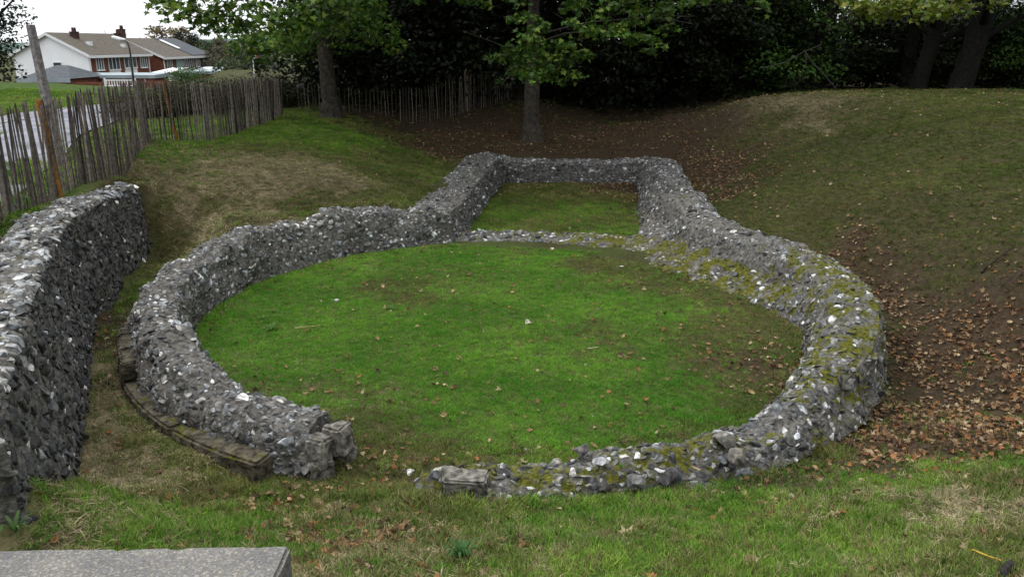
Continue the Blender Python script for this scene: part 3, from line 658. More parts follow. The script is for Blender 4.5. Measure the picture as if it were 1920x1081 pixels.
boulder(1075, 888, .065, 'bright white rounded flint in the moss of the front wall', (.78, .74, .74), .9, 5, dz=.2, Z=.16)
boulder(1258, 890, .16, 'dark hollowed boulder leaning on the foot of the front wall', (.07, .065, .07), .9, 6, dz=.1, Z=.12)
boulder(1352, 822, .17, 'big pale grey lump where the front wall begins to rise', (.24, .23, .21), .75, 7, dz=.1, Z=.28)
boulder(1385, 855, .15, 'grey-brown lump just below the big pale one', (.14, .13, .11), .9, 8, dz=.1, Z=.2)
boulder(1095, 845, .12, 'dark grey cobble on top of the front wall', (.16, .15, .15), .75, 9, dz=.1, Z=.24)
boulder(1125, 868, .12, 'light grey angular flint on the front wall crest', (.3, .3, .32), .6, 10, dz=.1, Z=.22)
boulder(1190, 905, .13, 'mid grey stone embedded at the foot of the front wall', (.13, .13, .13), .8, 11, dz=.1, Z=.1)
boulder(1484, 931, .055, 'white chalky lump in the grass edge below the right arc', (.68, .63, .56), .45, 12)
boulder(1810, 940, .05, 'small pale pebble on the dry bank at lower right', (.42, .4, .3), .8, 13)
boulder(314, 838, .055, 'dark little stone on the path beside the plinth', (.04, .035, .05), .5, 14)
boulder(1578, 812, .05, 'tan rounded pebble at the outer foot of the right arc', (.35, .26, .15), .7, 15)
boulder(1035, 466, .07, 'pale flint at the nave edge of the chancel sill', (.5, .48, .47), .6, 3)
boulder(1165, 500, .06, 'whitish stone on the lawn beside the mossy bench', (.55, .52, .46), .6, 2)
# white blaze flints set on the left wall and on the right wall
for (px, py, zz, s, col, lab) in ((452, 742, .66, .11, (.66, .64, .64), 'large white split flint, the brightest on the left arc'), (1573, 572, .86, .09, (.8, .78, .82), 'white flint on top of the right arc'),
                                 (1413, 506, .52, .075, (.72, .72, .76), 'white flint on the bench side of the right arc'), (1552, 500, .88, .05, (.72, .70, .70), 'small white flint high on the right arc')):
    q = at(px, py, zz); v = SP2[int(px) % 16]*np.array([s, s*.6, s*.3]); 
    me = mesh_np('white_flint', v, ICO2[1], cols=np.repeat(np.array([col]), len(v), 0), mats=[M['flint']], attrs={'moss': np.zeros(len(v))})
    o = link('white_flint', me, church, (q[0]-CX, q[1]-CY, q[2]-.02)); o.rotation_euler = (.35, .2, px); o['label'] = lab
# concrete slab, bottom left
zb = 1.35
x1_, y1_, _ = at(545, 1020, zb+.1); x2_, y2_, _ = at(-120, 1030, zb+.1)
def slab(bm):
    vs = []
    for z in (zb-.5, zb+.1):
        for q in ((x2_, y2_), (x1_, y1_), (x1_+.02, y1_-1.3), (x2_, y2_-1.3)): vs.append(bm.verts.new((q[0], q[1], z)))
    for q in ((0, 1, 2, 3), (7, 6, 5, 4), (0, 4, 5, 1), (1, 5, 6, 2), (2, 6, 7, 3), (3, 7, 4, 0)): bm.faces.new([vs[i] for i in q])
bm = bmesh.new(); slab(bm); bmesh.ops.recalc_face_normals(bm, faces=bm.faces); bmesh.ops.bevel(bm, geom=list(bm.edges), offset=.022, segments=2, affect='EDGES')
for _ in range(6):
    le = [e_ for e_ in bm.edges if e_.calc_length() > .03]
    if not le: break
    bmesh.ops.subdivide_edges(bm, edges=le, cuts=1, use_grid_fill=True)
bmesh.ops.triangulate(bm, faces=bm.faces[:]); bm.normal_update()
Vv = np.array([v.co[:] for v in bm.verts]); dd_ = .0018*fbm(Vv, 6, 3, 3); edge = np.minimum(np.abs(Vv[:, 0]-x1_), np.abs(Vv[:, 1]-y1_)) < .05
dd_ = dd_-edge*.016*np.maximum(0, fbm(Vv, 9, 5, 3)-.1)
for v, k in zip(bm.verts, dd_): v.co = v.co+v.normal*float(k)
me = bpy.data.meshes.new('concrete_slab'); bm.to_mesh(me); bm.free()
cm = bpy.data.materials.new('aggregate_concrete'); cm.use_nodes = True; T = cm.node_tree; N = T.nodes; L = T.links; b = N['Principled BSDF']; b.inputs['Roughness'].default_value = .9
tcn = N.new('ShaderNodeTexCoord'); vo = N.new('ShaderNodeTexVoronoi'); vo.inputs['Scale'].default_value = 85; L.new(tcn.outputs['Object'], vo.inputs['Vector'])
cr = N.new('ShaderNodeValToRGB'); cr.color_ramp.interpolation = 'CONSTANT'
cr.color_ramp.elements[0].color = (.115, .115, .115, 1); cr.color_ramp.elements[1].position = .93; cr.color_ramp.elements[1].color = (.30, .27, .23, 1)
for pz, c in ((.2, (.155, .155, .155)), (.42, (.13, .133, .14)), (.6, (.19, .185, .18)), (.8, (.16, .15, .12)), (.88, (.25, .25, .24))):
    e_ = cr.color_ramp.elements.new(pz); e_.color = (*c, 1)
sx = N.new('ShaderNodeSeparateColor'); L.new(vo.outputs['Color'], sx.inputs[0]); L.new(sx.outputs[0], cr.inputs[0])
nz = N.new('ShaderNodeTexNoise'); nz.inputs['Scale'].default_value = 3; nz.inputs['Detail'].default_value = 6; L.new(tcn.outputs['Object'], nz.inputs['Vector'])
r2 = N.new('ShaderNodeValToRGB'); r2.color_ramp.elements[0].position = .3; r2.color_ramp.elements[1].position = .7; r2.color_ramp.elements[0].color = (.72, .72, .74, 1); r2.color_ramp.elements[1].color = (1.15, 1.12, 1.05, 1); L.new(nz.outputs[0], r2.inputs[0])
kx = N.new('ShaderNodeMix'); kx.data_type = 'RGBA'; kx.blend_type = 'MULTIPLY'; kx.inputs['Factor'].default_value = 1; L.new(cr.outputs[0], kx.inputs['A']); L.new(r2.outputs[0], kx.inputs['B']); L.new(kx.outputs['Result'], b.inputs['Base Color'])
bp = N.new('ShaderNodeBump'); bp.inputs['Strength'].default_value = .5; bp.inputs['Distance'].default_value = .006; L.new(vo.outputs['Distance'], bp.inputs['Height']); L.new(bp.outputs[0], b.inputs['Normal'])
me.materials.append(cm); tag(link('concrete_slab', me), 'grey exposed-aggregate concrete slab at the bottom left corner', 'slab')
# ------------------------------------------------------------------ chestnut paling fences
def paling(name, px_base, px_top, label, zb_, parts, spacing=.085, seed=0, posts=(), tone=1.0, wires=True, rust=False, pdark=False):
    r2 = random.Random(seed); B = []
    for (bx, by), (tx, ty) in zip(px_base, px_top):
        q = at(bx, by, zb_ if not callable(zb_) else zb_(bx)); B.append([q[0], q[1], gz(q[0], q[1])])
        q2 = atY(tx, ty, q[1]); B[-1] += [q2[2]]
    B = np.array(B); s = np.concatenate([[0], np.cumsum(np.hypot(*np.diff(B[:, :2], axis=0).T))])
    root = empty(name, (B[0, 0], B[0, 1], B[0, 2]), label, 'fence')
    def f(u): return [float(np.interp(u, s, B[:, i])) for i in range(4)]
    lst = []; u = .03
    while u < s[-1]:
        x, y, z, zt = f(u); lst.append((x, y, gz(x, y), zt, u)); u += spacing*r2.uniform(.75, 1.3)
    lst.sort(key=lambda q: math.hypot(q[0], q[1])); rest = MB()
    for i, (x, y, z, zt, u) in enumerate(lst):
        w = r2.uniform(.013, .025); h = zt-z+r2.uniform(-.07, .05); ln = r2.gauss(0, .03); l2 = r2.gauss(0, .03)
        g = r2.uniform(.06, .21)*tone; c = (g*1.08, g*.97, g*.88)
        if r2.random() < .12: c = (g*.45, g*.4, g*.36)
        m = MB() if i < parts else rest; ang = r2.uniform(0, 3)
        pts = [(x, y, z-.03), (x+ln*h*.5+r2.gauss(0, .008), y+l2*h*.5, z+h*.5), (x+ln*h, y+l2*h, z+h-.06), (x+ln*h+.002, y+l2*h, z+h)]
        o = (x, y, z) if i < parts else (0, 0, 0)
        m.tube([(a[0]-B[0, 0], a[1]-B[0, 1], a[2]-B[0, 2]) for a in pts], [w, w*.95, w*.85, w*.25], 5, c, .18)
        if i < parts: m.build('picket', M['pale'], root)
    if rest.v: tag(rest.build('picket', M['pale'], root), kind='stuff')
    if wires:
        for fr in (.12, .5, .86):
            m = MB(); pts = []
            for u in np.arange(0, s[-1], .25):
                x, y, z, zt = f(u); z = gz(x, y); pts.append((x-B[0, 0], y-B[0, 1]+.004*math.sin(u*40), z+(zt-z)*fr-B[0, 2]+.01*math.sin(u*9)))
            m.tube(pts, [.004]*len(pts), 4, (.06, .055, .05)); m.build('wire', M['pale'], root)
    for (bx, by, tx, ty, rad, c) in posts:
        us = np.linspace(0, s[-1], 400); pr = []
        for u in us:
            x, y, z, zt = f(u); pr.append(abs(x/y-rays(bx, by)[0][0]/rays(bx, by)[0][1]))
        x, y, z, zt = f(us[int(np.argmin(pr))]); z = gz(x, y); q2 = atY(tx, ty, y+.05); m = MB()
        n = 6; pts = [((x+(q2[0]-x)*k/n)-B[0, 0], y+.05-B[0, 1], (z-.1+(q2[2]-z+.1)*k/n)-B[0, 2]) for k in range(n+1)]
        m.tube(pts, [rad*(1+.06*r2.uniform(-1, 1)) for _ in pts], 9, c, .06); m.build('post', M['pale'], root)
    return root, f, s[-1]
G1 = (.13, .125, .12); G2 = (.035, .03, .028); OR = (.26, .12, .03)
fence1, ff, fl = paling('paling_fence', [(-260, 490), (-60, 392), (0, 365), (102, 327), (210, 290), (280, 264), (385, 252), (440, 243), (530, 216)],
       [(-330, 270), (-110, 228), (-55, 205), (70, 190), (180, 160), (255, 150), (375, 155), (430, 152), (524, 147)],
       'weathered chestnut paling fence along the top of the left bank, before the road and houses', 2.2, 100, .08, 3,
       posts=[(104, 328, 72, 187, .055, OR), (14, 362, -30, 205, .05, G1), (210, 288, 186, 165, .05, G1), (281, 262, 255, 152, .055, (.15, .155, .15)), (330, 258, 308, 155, .05, OR), (388, 250, 378, 156, .055, (.17, .165, .16)), (441, 243, 432, 158, .045, G2), (485, 228, 477, 150, .045, G2), (510, 222, 506, 150, .04, G2)])
fence2, _, _ = paling('paling_fence', [(560, 212), (625, 212), (700, 210), (790, 210), (875, 204), (985, 186), (1010, 182)], [(558, 150), (622, 163), (698, 166), (785, 165), (868, 138), (975, 130), (1002, 128)],
       'grey paling fence sagging under the trees behind the two sycamores', lambda b_: 2.1 if b_ < 900 else 2.3, 60, .13, 9, posts=[(876, 204, 872, 133, .05, (.14, .12, .09)), (645, 214, 644, 198, .045, (.15, .14, .12)), (955, 192, 950, 168, .06, (.13, .12, .1))], tone=.8)
# tall timber post behind the fence, and a short stub
def post_thing(name, bpx, zb_, tpx, r0, r1, label, cat, c=(.2, .19, .185), n=8, Y=None):
    b_ = at(*bpx, zb_); z = gz(b_[0], b_[1]); t = atY(*tpx, b_[1]); m = MB()
    pts = [((t[0]-b_[0])*k/6, 0, -.1+(t[2]-z+.1)*k/6) for k in range(7)]
    m.tube(pts, [r0+(r1-r0)*k/6 for k in range(7)], n, c, .03); o = m.build(name, M['pale']); o.location = (b_[0], b_[1], z); return tag(o, label, cat)
post_thing('timber_post', (112, 292), 2.2, (57, 47), .13, .09, 'tall leaning grey timber post standing above the paling fence', 'post', (.2, .195, .20), 6)
p = pick(161, 330)[0]; m = MB(); m.tube([(0, 0, -.1), (.0, 0, .15), (-.01, 0, .33), (-.01, 0, .36)], [.055, .055, .052, .03], 9, (.15, .13, .11), .12)
o = m.build('post_stub', M['pale']); o.location = tuple(p); tag(o, 'short broken post stub in front of the paling fence', 'post')
# ------------------------------------------------------------------ leaves, crowns, trees
ML = np.array([(0, 0), (.10, .10), (.42, -.02), (.30, .22), (.52, .46), (.24, .50), (.16, .62), (0, 1.0), (-.16, .62), (-.24, .50), (-.52, .46), (-.30, .22), (-.42, -.02), (-.10, .10)])
OV = np.array([(0, 0), (.28, .35), (.2, .75), (0, 1), (-.2, .75), (-.28, .35)])
def leaves(C, Nn, size, col, r_, shape=OV, fold=.12):
    """C centres, Nn normals (n,3); one polygon per leaf"""
    n = len(C); k = len(shape)
    a = r_.normal(size=(n, 3)); a -= Nn*(a*Nn).sum(1)[:, None]; a /= np.maximum(np.linalg.norm(a, axis=1), 1e-6)[:, None]; b_ = np.cross(Nn, a)
    s = size*r_.uniform(.7, 1.25, n)
    V = C[:, None]+(shape[None, :, 0:1]*b_[:, None]+(shape[None, :, 1:2]-.4)*a[:, None])*s[:, None, None]+Nn[:, None]*(np.abs(shape[None, :, 0:1])*fold-.18*(shape[None, :, 1:2]-.4)**2)*s[:, None, None]
    F = np.arange(n*k).reshape(n, k); return V.reshape(-1, 3), F, np.repeat(col, k, 0)
def crown_mesh(name, clumps, lsize, per, palette, seed, shape=OV, flat=.55):
    r_ = np.random.default_rng(seed); Cs = []; Ns = []; K = []
    for (x, y, z, rad, *f) in clumps:
        n = max(3, int(per*rad**2*(f[0] if f else 1)))
        d = r_.normal(size=(n, 3)); d /= np.linalg.norm(d, axis=1)[:, None]; rr = rad*r_.random(n)**.4
        # layered sprays
        p = d*rr[:, None]; p[:, 2] *= flat; lay = r_.uniform(.25, .5); p[:, 2] = p[:, 2]*.6+.4*np.round(p[:, 2]/lay)*lay+(p[:, 0]*r_.normal(0, .25)+p[:, 1]*r_.normal(0, .25))-.22*(p[:, 0]**2+p[:, 1]**2)/max(rad, .1)**1.2
        Cs.append(p+np.array([x, y, z])); nn_ = r_.normal(0, .75, (n, 3))+d*.35; nn_[:, 2] += 1.0; nn_ /= np.linalg.norm(nn_, axis=1)[:, None]; Ns.append(nn_)
        base = np.array(palette)[r_.integers(0, len(palette), n)]*r_.uniform(.7, 1.25, (n, 1))*r_.uniform(.5, 1.2); K.append(base)
    V, F, c = leaves(np.concatenate(Cs), np.concatenate(Ns), lsize, np.concatenate(K), r_, shape)
    return mesh_np(name, V, F, cols=c, mats=[M['leaf']])
def trunk_mesh(name, pts, rads, limbs, matn, n=14):
    m = MB(); pts = [Vector(p) for p in pts]
    fine = []; fr = []
    for i in range(len(pts)-1):
        for k in range(5): fine.append(pts[i].lerp(pts[i+1], k/5)+Vector((random.gauss(0, .012), random.gauss(0, .012), 0))); fr.append(rads[i]+(rads[i+1]-rads[i])*k/5)
    fine.append(pts[-1]); fr.append(rads[-1]); m.tube(fine, fr, n, (1, 1, 1), .05)
    for (p0, p1, r0) in limbs:
        p0, p1 = Vector(p0), Vector(p1); L0 = (p1-p0).length; pp = []; rr = []
        off = Vector((0, 0, 0))
        for k in range(8):
            t = k/7; off += Vector((random.gauss(0, .03*L0/4), random.gauss(0, .03*L0/4), random.gauss(0, .02*L0/4))); pp.append(p0.lerp(p1, t)+off+Vector((0, 0, .25*math.sin(t*math.pi)*L0*.15))); rr.append(r0*(1-.8*t))
        m.tube(pp, rr, 7, (1, 1, 1), .06)
        for k in (3, 4, 5, 6):
            q = pp[k]; e2 = q+Vector((random.gauss(0, .35), random.gauss(0, .35), random.uniform(-.1, .4)))*L0*.3; m.tube([q, q.lerp(e2, .5)+Vector((0, 0, .05)), e2], [rr[k]*.5, rr[k]*.3, .008], 5, (1, 1, 1))
    return m.mesh(name, M[matn], True)
GREEN = [(.04, .105, .012), (.06, .14, .015), (.10, .18, .018), (.032, .08, .012), (.14, .20, .025)]
YEL = [(.13, .17, .015), (.10, .15, .015), (.17, .17, .02), (.07, .12, .012)]
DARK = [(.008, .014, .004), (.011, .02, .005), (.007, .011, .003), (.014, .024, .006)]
MID = [(.02, .04, .008), (.03, .055, .009), (.045, .065, .010), (.02, .032, .008)]
# sycamore 1
T1 = np.array(at(622, 222, 2.0)); T1[2] = gz(T1[0], T1[1]); T1 = Vector(T1)
top1 = Vector(atY(603, 40, T1.y))
root = empty('sycamore_tree', T1, 'sycamore on top of the left bank, bright leaves hanging over its bare grey trunk', 'tree')
def rel(v, o): return tuple(Vector(v)-o)
cl = []
for px, py, Y, r in ((300, 2, 19, .45), (330, 12, 19, .5), (365, 18, 19.5, .6), (405, 15, 20, .6), (430, 32, 20, .5), (470, 12, 20, .7), (505, 35, 21, .6), (395, 42, 20.5, .4), (345, -15, 20, .6), (455, 50, 21, .4),
                     (540, 20, 21, .7), (575, 30, 21, .6), (610, 20, 21, .7), (560, 45, 21, .5), (640, 10, 21, .6), (690, 5, 22, .6), (660, -20, 22, .8), (600, 48, 22, .4), (530, 60, 23, .6), (500, 62, 24, .7),
                     (480, 80, 27, .6), (550, 75, 29, 1.0), (460, 70, 26, .7), (500, 90, 27, .8), (560, 60, 26, .9), (590, 90, 30, 1.0), (640, 60, 29, 1.2), (700, 40, 28, 1.2), (430, 55, 25, .45)):
    q = atY(px, py, Y); cl.append((q[0]-T1.x, q[1]-T1.y, q[2]-T1.z, r, 1.3))
r_ = np.random.default_rng(3)
for _ in range(95):
    d = r_.normal(size=3); d /= np.linalg.norm(d); rr = 4.6*r_.random()**.4; z = 7.5+d[2]*rr*.75
    if z < 4.6: continue
    cl.append((d[0]*rr-1.0, d[1]*rr-2, z, r_.uniform(.8, 1.3), .6))
link('crown', crown_mesh('crown', cl, .16, 260, GREEN, 11, ML), root)
link('trunk', trunk_mesh('trunk', [(0, 0, -.3), (0, 0, .1), (-.03, 0, .6), rel(Vector(T1).lerp(top1, .5), T1), rel(top1, T1), (-.5, 0, 7), (-.3, 0, 9.5)], [.52, .40, .29, .26, .24, .2, .08],
     [((-.4, 0, 3.9), (-4.4, -5.5, 4.3), .07), ((-.45, 0, 4), (-2, -6.5, 3.9), .09), ((-.4, 0, 4.5), (2.5, -6, 4.6), .09), ((-.3, 0, 3.2), (-2.6, -1.5, 2.2), .06), ((-.4, 0, 5), (-4, 1, 7.5), .1), ((-.4, 0, 5.5), (3, 1, 8), .1)], 'bark'), root)
# sycamore 2
T2 = np.array(at(997, 246, 1.45)); T2[2] = gz(T2[0], T2[1]); T2 = Vector(T2); top2 = Vector(atY(1000, 30, T2.y))
root = empty('sycamore_tree', T2, 'sycamore behind the chancel, low leafy boughs crossing its trunk', 'tree')
cl = []
for px, py, Y, r in ((930, 105, 23, .38), (960, 98, 23, .5), (995, 95, 23, .55), (1030, 105, 23, .5), (1060, 115, 23, .5), (1075, 140, 23.5, .4), (1045, 150, 23.5, .28), (1010, 125, 23.5, .5), (1090, 100, 24, .4), (975, 120, 23.5, .35), (940, 155, 24, .25),
                     (995, 70, 22.5, .5), (1000, 135, 22.5, .45), (970, 135, 23, .35), (1035, 130, 22.5, .4), (1010, 50, 23, .45), (980, 30, 23, .5), (1060, 80, 22.5, .4), (1080, 45, 22, .35), (1110, 60, 22, .4), (1140, 50, 22, .4), (1165, 60, 22, .45), (1195, 70, 22, .4), (1225, 75, 22.5, .4), (1185, 40, 22.5, .4), (1250, 50, 23, .4), (1130, 20, 23, .5), (1215, 95, 23.5, .25),
                     (1180, 5, 22, .6), (1080, 5, 23, .5), (1240, 10, 23, .6), (900, 0, 22, .35), (860, -8, 22, .4), (960, -5, 23, .4), (1300, 0, 23, .4), (1350, -8, 23, .4), (780, -2, 23, .3), (1420, -4, 22, .4)):
    q = atY(px, py, Y); cl.append((q[0]-T2.x, q[1]-T2.y, q[2]-T2.z, r, 1.35))
for _ in range(120):
    d = r_.normal(size=3); d /= np.linalg.norm(d); rr = 5.2*r_.random()**.4; z = 8.2+d[2]*rr*.7
    if z < 5.4: continue
    cl.append((d[0]*rr, d[1]*rr-2.2, z, r_.uniform(.8, 1.4), .6))
link('crown', crown_mesh('crown', cl, .16, 260, GREEN, 12, ML), root)
link('trunk', trunk_mesh('trunk', [(.05, 0, -.3), (.03, -.02, .12), (0, 0, .6), rel(Vector(T2).lerp(top2, .5), T2), rel(top2, T2), (.2, 0, 7), (.2, 0, 10)], [.55, .42, .30, .26, .2, .15, .05],
     [((0, 0, 3.0), (-1, -6.5, 2.3), .06), ((0, 0, 3.2), (2.5, -6.8, 3.6), .045), ((0, 0, 3.6), (4, -6.5, 3.9), .045), ((0, 0, 5), (3.5, 1, 8), .09), ((0, 0, 5.5), (-3, 1, 8), .09)], 'bark'), root)
# woodland: generic trees sharing crown meshes
def gen_crown(seed, pal, rx=3.6, z0=1.2, z1=9, n=70, ls=.26, per=60):
    r2 = np.random.default_rng(seed); cl = []
    for _ in range(n):
        a = r2.uniform(0, 6.283); h = r2.random(); rr = rx*math.sqrt(r2.random())*(.55+.6*math.sin(min(1, h*1.15)*math.pi)); cl.append((math.cos(a)*rr, math.sin(a)*rr, z0+(z1-z0)*h, r2.uniform(.7, 1.3)))
    return crown_mesh('crown', cl, ls, per, pal, seed, OV)
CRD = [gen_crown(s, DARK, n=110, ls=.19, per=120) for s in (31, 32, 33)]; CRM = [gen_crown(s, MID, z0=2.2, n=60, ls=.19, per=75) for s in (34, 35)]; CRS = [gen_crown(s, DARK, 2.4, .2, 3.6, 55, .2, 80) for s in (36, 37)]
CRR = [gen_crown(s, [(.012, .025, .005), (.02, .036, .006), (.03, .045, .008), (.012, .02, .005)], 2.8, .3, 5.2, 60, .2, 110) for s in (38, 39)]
TRK = [trunk_mesh('trunk', [(0, 0, -.3), (0, 0, .2), (.1, 0, 1.5), (.2, .1, 4), (.1, .2, 8)], [.42, .32, .26, .2, .06], [((.15, 0, 2.5), (2.2, .5, 5), .1), ((.15, 0, 3), (-2.4, -.5, 5.5), .1), ((.2, 0, 3.5), (.5, -2.3, 6), .08), ((.1, 0, 1.8), (-1.5, -1.6, 2.4), .05), ((.1, 0, 1.6), (1.6, -1.3, 2.1), .045)], 'darkbark', 9),
       trunk_mesh('trunk', [(0, 0, -.3), (0, 0, .2), (-.3, 0, 1.8), (-.9, .1, 4.5), (-1.2, .2, 8)], [.5, .38, .3, .24, .07], [((-.4, 0, 2.2), (1.8, .3, 5), .13), ((-.7, 0, 3.4), (-3, -.4, 6), .1), ((-.6, 0, 3), (-.5, -2.3, 5.6), .08)], 'darkbark', 9)]
def tree(x, y, crown, trunk, sc_, rz, name, label, group, zs=1.0):
    o = empty(name, (x, y, gz(x, y)), label, 'tree', group, rz); o.scale = (sc_, sc_, sc_*zs)
    c = link('crown', crown, o)
    if trunk: link('trunk', trunk, o)
    return o
WG = 'trees of the dark wood behind the ruin'
WL = 'one of the dark leafy trees standing close together in the wood behind the ruin'
k = 0
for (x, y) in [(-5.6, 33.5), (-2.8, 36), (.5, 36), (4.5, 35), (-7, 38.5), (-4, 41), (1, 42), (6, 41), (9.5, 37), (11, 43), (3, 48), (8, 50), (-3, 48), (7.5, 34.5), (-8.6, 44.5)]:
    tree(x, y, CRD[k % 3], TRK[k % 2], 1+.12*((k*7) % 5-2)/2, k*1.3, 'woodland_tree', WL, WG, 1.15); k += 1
for (x, y) in [(-6.9, 31.6), (-5.2, 32.6), (-3.6, 33.6), (-1.5, 34.2), (1.5, 35), (4.2, 34.5), (6.8, 35), (9, 38), (-2.5, 38), (3, 39)]:
    tree(x, y, CRS[k % 2], None, 1+.1*(k % 3), k*.9, 'evergreen_shrub', 'one of the low dark evergreen shrubs filling the wood floor behind the paling fence', 'dark shrubs under the wood'); k += 1
bushL = gen_crown(40, [(.035, .09, .012), (.06, .13, .015), (.025, .06, .01)], 2.4, .3, 3.8, 50, .16, 130)
for (x, y, lab) in ((23.2, 36, 'bright green bush beyond the mound at the right edge of the picture'), (11.3, 35.5, 'fresh green bush showing in the gap left of the dead branch')):
    tree(x, y, bushL, None, 1.0, x, 'woodland_bush', lab, None)
WL2 = 'one of the lighter trees with sky showing through, beyond the crest of the right-hand mound'
for (x, y) in [(13, 36), (17.5, 36.5), (22.5, 36), (27, 38), (32, 44), (36, 40)]:
    tree(x, y, CRM[k % 2], TRK[k % 2], 1.05+.1*((k*3) % 4-1.5), k*1.1, 'woodland_tree', WL2, 'trees beyond the right-hand mound', 1.1); k += 1
for (x, y) in [(9.5, 35), (14, 39.5), (18.5, 38.5), (24.5, 38.5), (30.5, 41), (14.5, 43), (17, 41), (20.5, 41), (24, 41.5), (28, 43), (11.5, 41), (32, 42), (22, 39), (12, 47), (16, 49), (20, 50), (24.5, 50.5), (29, 51), (34, 51), (39, 50), (10, 52), (27, 47), (36.5, 47)]:
    tree(x, y, CRR[k % 2], None, 1+.15*(k % 3), k*.7, 'woodland_bush', 'one of the green bushes growing under the trees beyond the right-hand mound', 'bushes beyond the right-hand mound', .62); k += 1
# two big dark trunks on the right with overhanging yellow-green bough
for (bpx, tpx, zb_, r0, lab, hang) in (((1800, 186), (1850, 10), 2.6, .42, 'thick dark trunk leaning right beyond the mound, with a yellow-green bough reaching left', True), ((1722, 186), (1765, 20), 2.6, .3, 'dark upright trunk just left of the thick leaning one beyond the mound', False)):
    b_ = Vector(at(*bpx, zb_)); b_.y = 33 if hang else 34.5; b_.x = (bpx[0]-960)/FPX*(b_.y*.957+.5)*1.0; b_.z = gz(b_.x, b_.y); t = Vector(atY(*tpx, b_.y))
    o = empty('leaning_tree', b_, lab, 'tree'); d = t-b_
    link('trunk', trunk_mesh('trunk', [(-d.x*.1, 0, -.3), (0, 0, .2), tuple(d*.5), tuple(d), tuple(d*1.5)], [r0*1.5, r0*1.1, r0, r0*.9, r0*.6], [(tuple(d*.8), tuple(d*.8+Vector((-4, -10, 2.2))), r0*.45), (tuple(d*.55), tuple(d*.55+Vector((2.5, -.5, 1.4))), r0*.4), (tuple(d), tuple(d+Vector((-2.4, 1, 2.5))), r0*.4)], 'darkbark'), o)
    cl = []
    if hang:
        for px, py, Y, r in ((1610, 8, 21, .4), (1640, 18, 21, .45), (1670, 8, 21, .5), (1700, 22, 21, .4), (1730, 12, 21, .5), (1760, 6, 21.5, .5), (1600, -8, 22, .5), (1680, -10, 22, .7), (1790, -5, 22, .6), (1640, 32, 21.5, .22), (1760, 25, 22, .35), (1850, -15, 23, .6)):
            q = atY(px, py, Y); cl.append((q[0]-b_.x, q[1]-b_.y, q[2]-b_.z, r, 1.5))
    for _ in range(60):
        dd = r_.normal(size=3); dd /= np.linalg.norm(dd); rr = 4*r_.random()**.4; cl.append((d.x*1.2+dd[0]*rr, dd[1]*rr-(3 if hang else 0), d.z*1.25+2.6+dd[2]*rr*.6, r_.uniform(.8, 1.3), .5))
    link('crown', crown_mesh('crown', cl, .17, 240, YEL if hang else MID, 15, ML), o)
# dead branches in the dark
o = empty('dead_branch', (11.2, 31.5, gz(11.2, 31.5)), 'bare pale forked dead branch hanging in the dark just beyond the mound', 'branch'); m = MB()
def br(*p, r=.03): 
    q = [Vector(atY(a, b2, 31.5))-Vector(o.location) for a, b2 in p]; m.tube(q, [r*(1-.6*i/len(q)) for i in range(len(q))], 6, (2.2, 2, 1.8), .1)
br((1508, 95), (1525, 120), (1545, 140), (1562, 160), (1575, 178)); br((1510, 98), (1512, 120), (1504, 135), (1506, 150), r=.02); br((1560, 158), (1572, 145), (1566, 170), r=.015); br((1430, 128), (1470, 118), (1508, 97), (1540, 84), r=.025)
m.build('limb', mat('dead_wood', (.035, .032, .028), (.06, .055, .05), 8, .9, .3), o)
# left-edge conifer, garden trees
TC = [gen_crown(s, [(.012, .03, .014), (.018, .04, .02), (.01, .022, .012)], 1.6, .4, 7.5, 60, .2, 70) for s in (51,)]
q = at(8, 170, 2.6); tree(q[0]*1.25-.6, q[1]*1.25, TC[0], TRK[0], 1.0, .4, 'conifer', 'dark narrow conifer cut by the left edge of the picture, beyond the road', None, 1.0)
OR_ = [(.16, .11, .035), (.20, .13, .04), (.12, .10, .03)]; GG = [(.05, .08, .03), (.07, .10, .035), (.04, .06, .025)]
GO = gen_crown(61, OR_, 6, 2, 9.3, 90, .4, 60); GN = gen_crown(62, GG, 5, .3, 9.3, 90, .4, 60); GB = gen_crown(63, [(.09, .085, .05), (.12, .10, .06), (.07, .075, .04)], 5, .3, 8.8, 90, .4, 60)
def town_tree(px, py_top, Y, cr, h0, lab, name='garden_tree', zb_=-2):
    t = atY(px, py_top, Y); s = (t[2]-zb_)/h0; o = empty(name, (t[0], Y, zb_), lab, 'tree'); o.scale = (s, s, s); link('crown', cr, o); link('trunk', TRK[0], o)
town_tree(318, 52, 135, GO, 9.5, 'rusty orange-brown tree rising behind the house roofs')
town_tree(352, 56, 130, CRD[0], 9.5, 'small dark tree at the right end of the orange one behind the roofs')
town_tree(395, 72, 122, GN, 9.5, 'olive green tree just beyond the end of the further house')
town_tree(425, 76, 112, GB, 9, 'brownish tree between the further house and the flagpole')
town_tree(448, 82, 100, GB, 9, 'dull brown-green tree behind the flagpole'); town_tree(462, 92, 85, GN, 9, 'dark olive tree right of the flagpole, before the wood')
town_tree(490, 80, 75, CRD[1], 9.5, 'very dark tree between the flagpole and the wood')
o_ = None
BARE = MB(); 
for i in range(26): a = random.uniform(0, 6.28); BARE.tube([(0, 0, 4), (math.cos(a)*1.2, math.sin(a)*1.2, 7), (math.cos(a)*2.5, math.sin(a)*2.5, 9+random.uniform(-1, 1))], [.12, .07, .02], 4, (.6, .6, .6))
t = atY(207, 50, 125); o = empty('bare_tree', (t[0], 125, -2), 'thin nearly leafless tree top showing over the nearer house ridge', 'tree'); o.scale = [(t[2]+2)/9.8]*3; link('branches', BARE.mesh('branches', M['pale']), o); link('trunk', TRK[0], o)
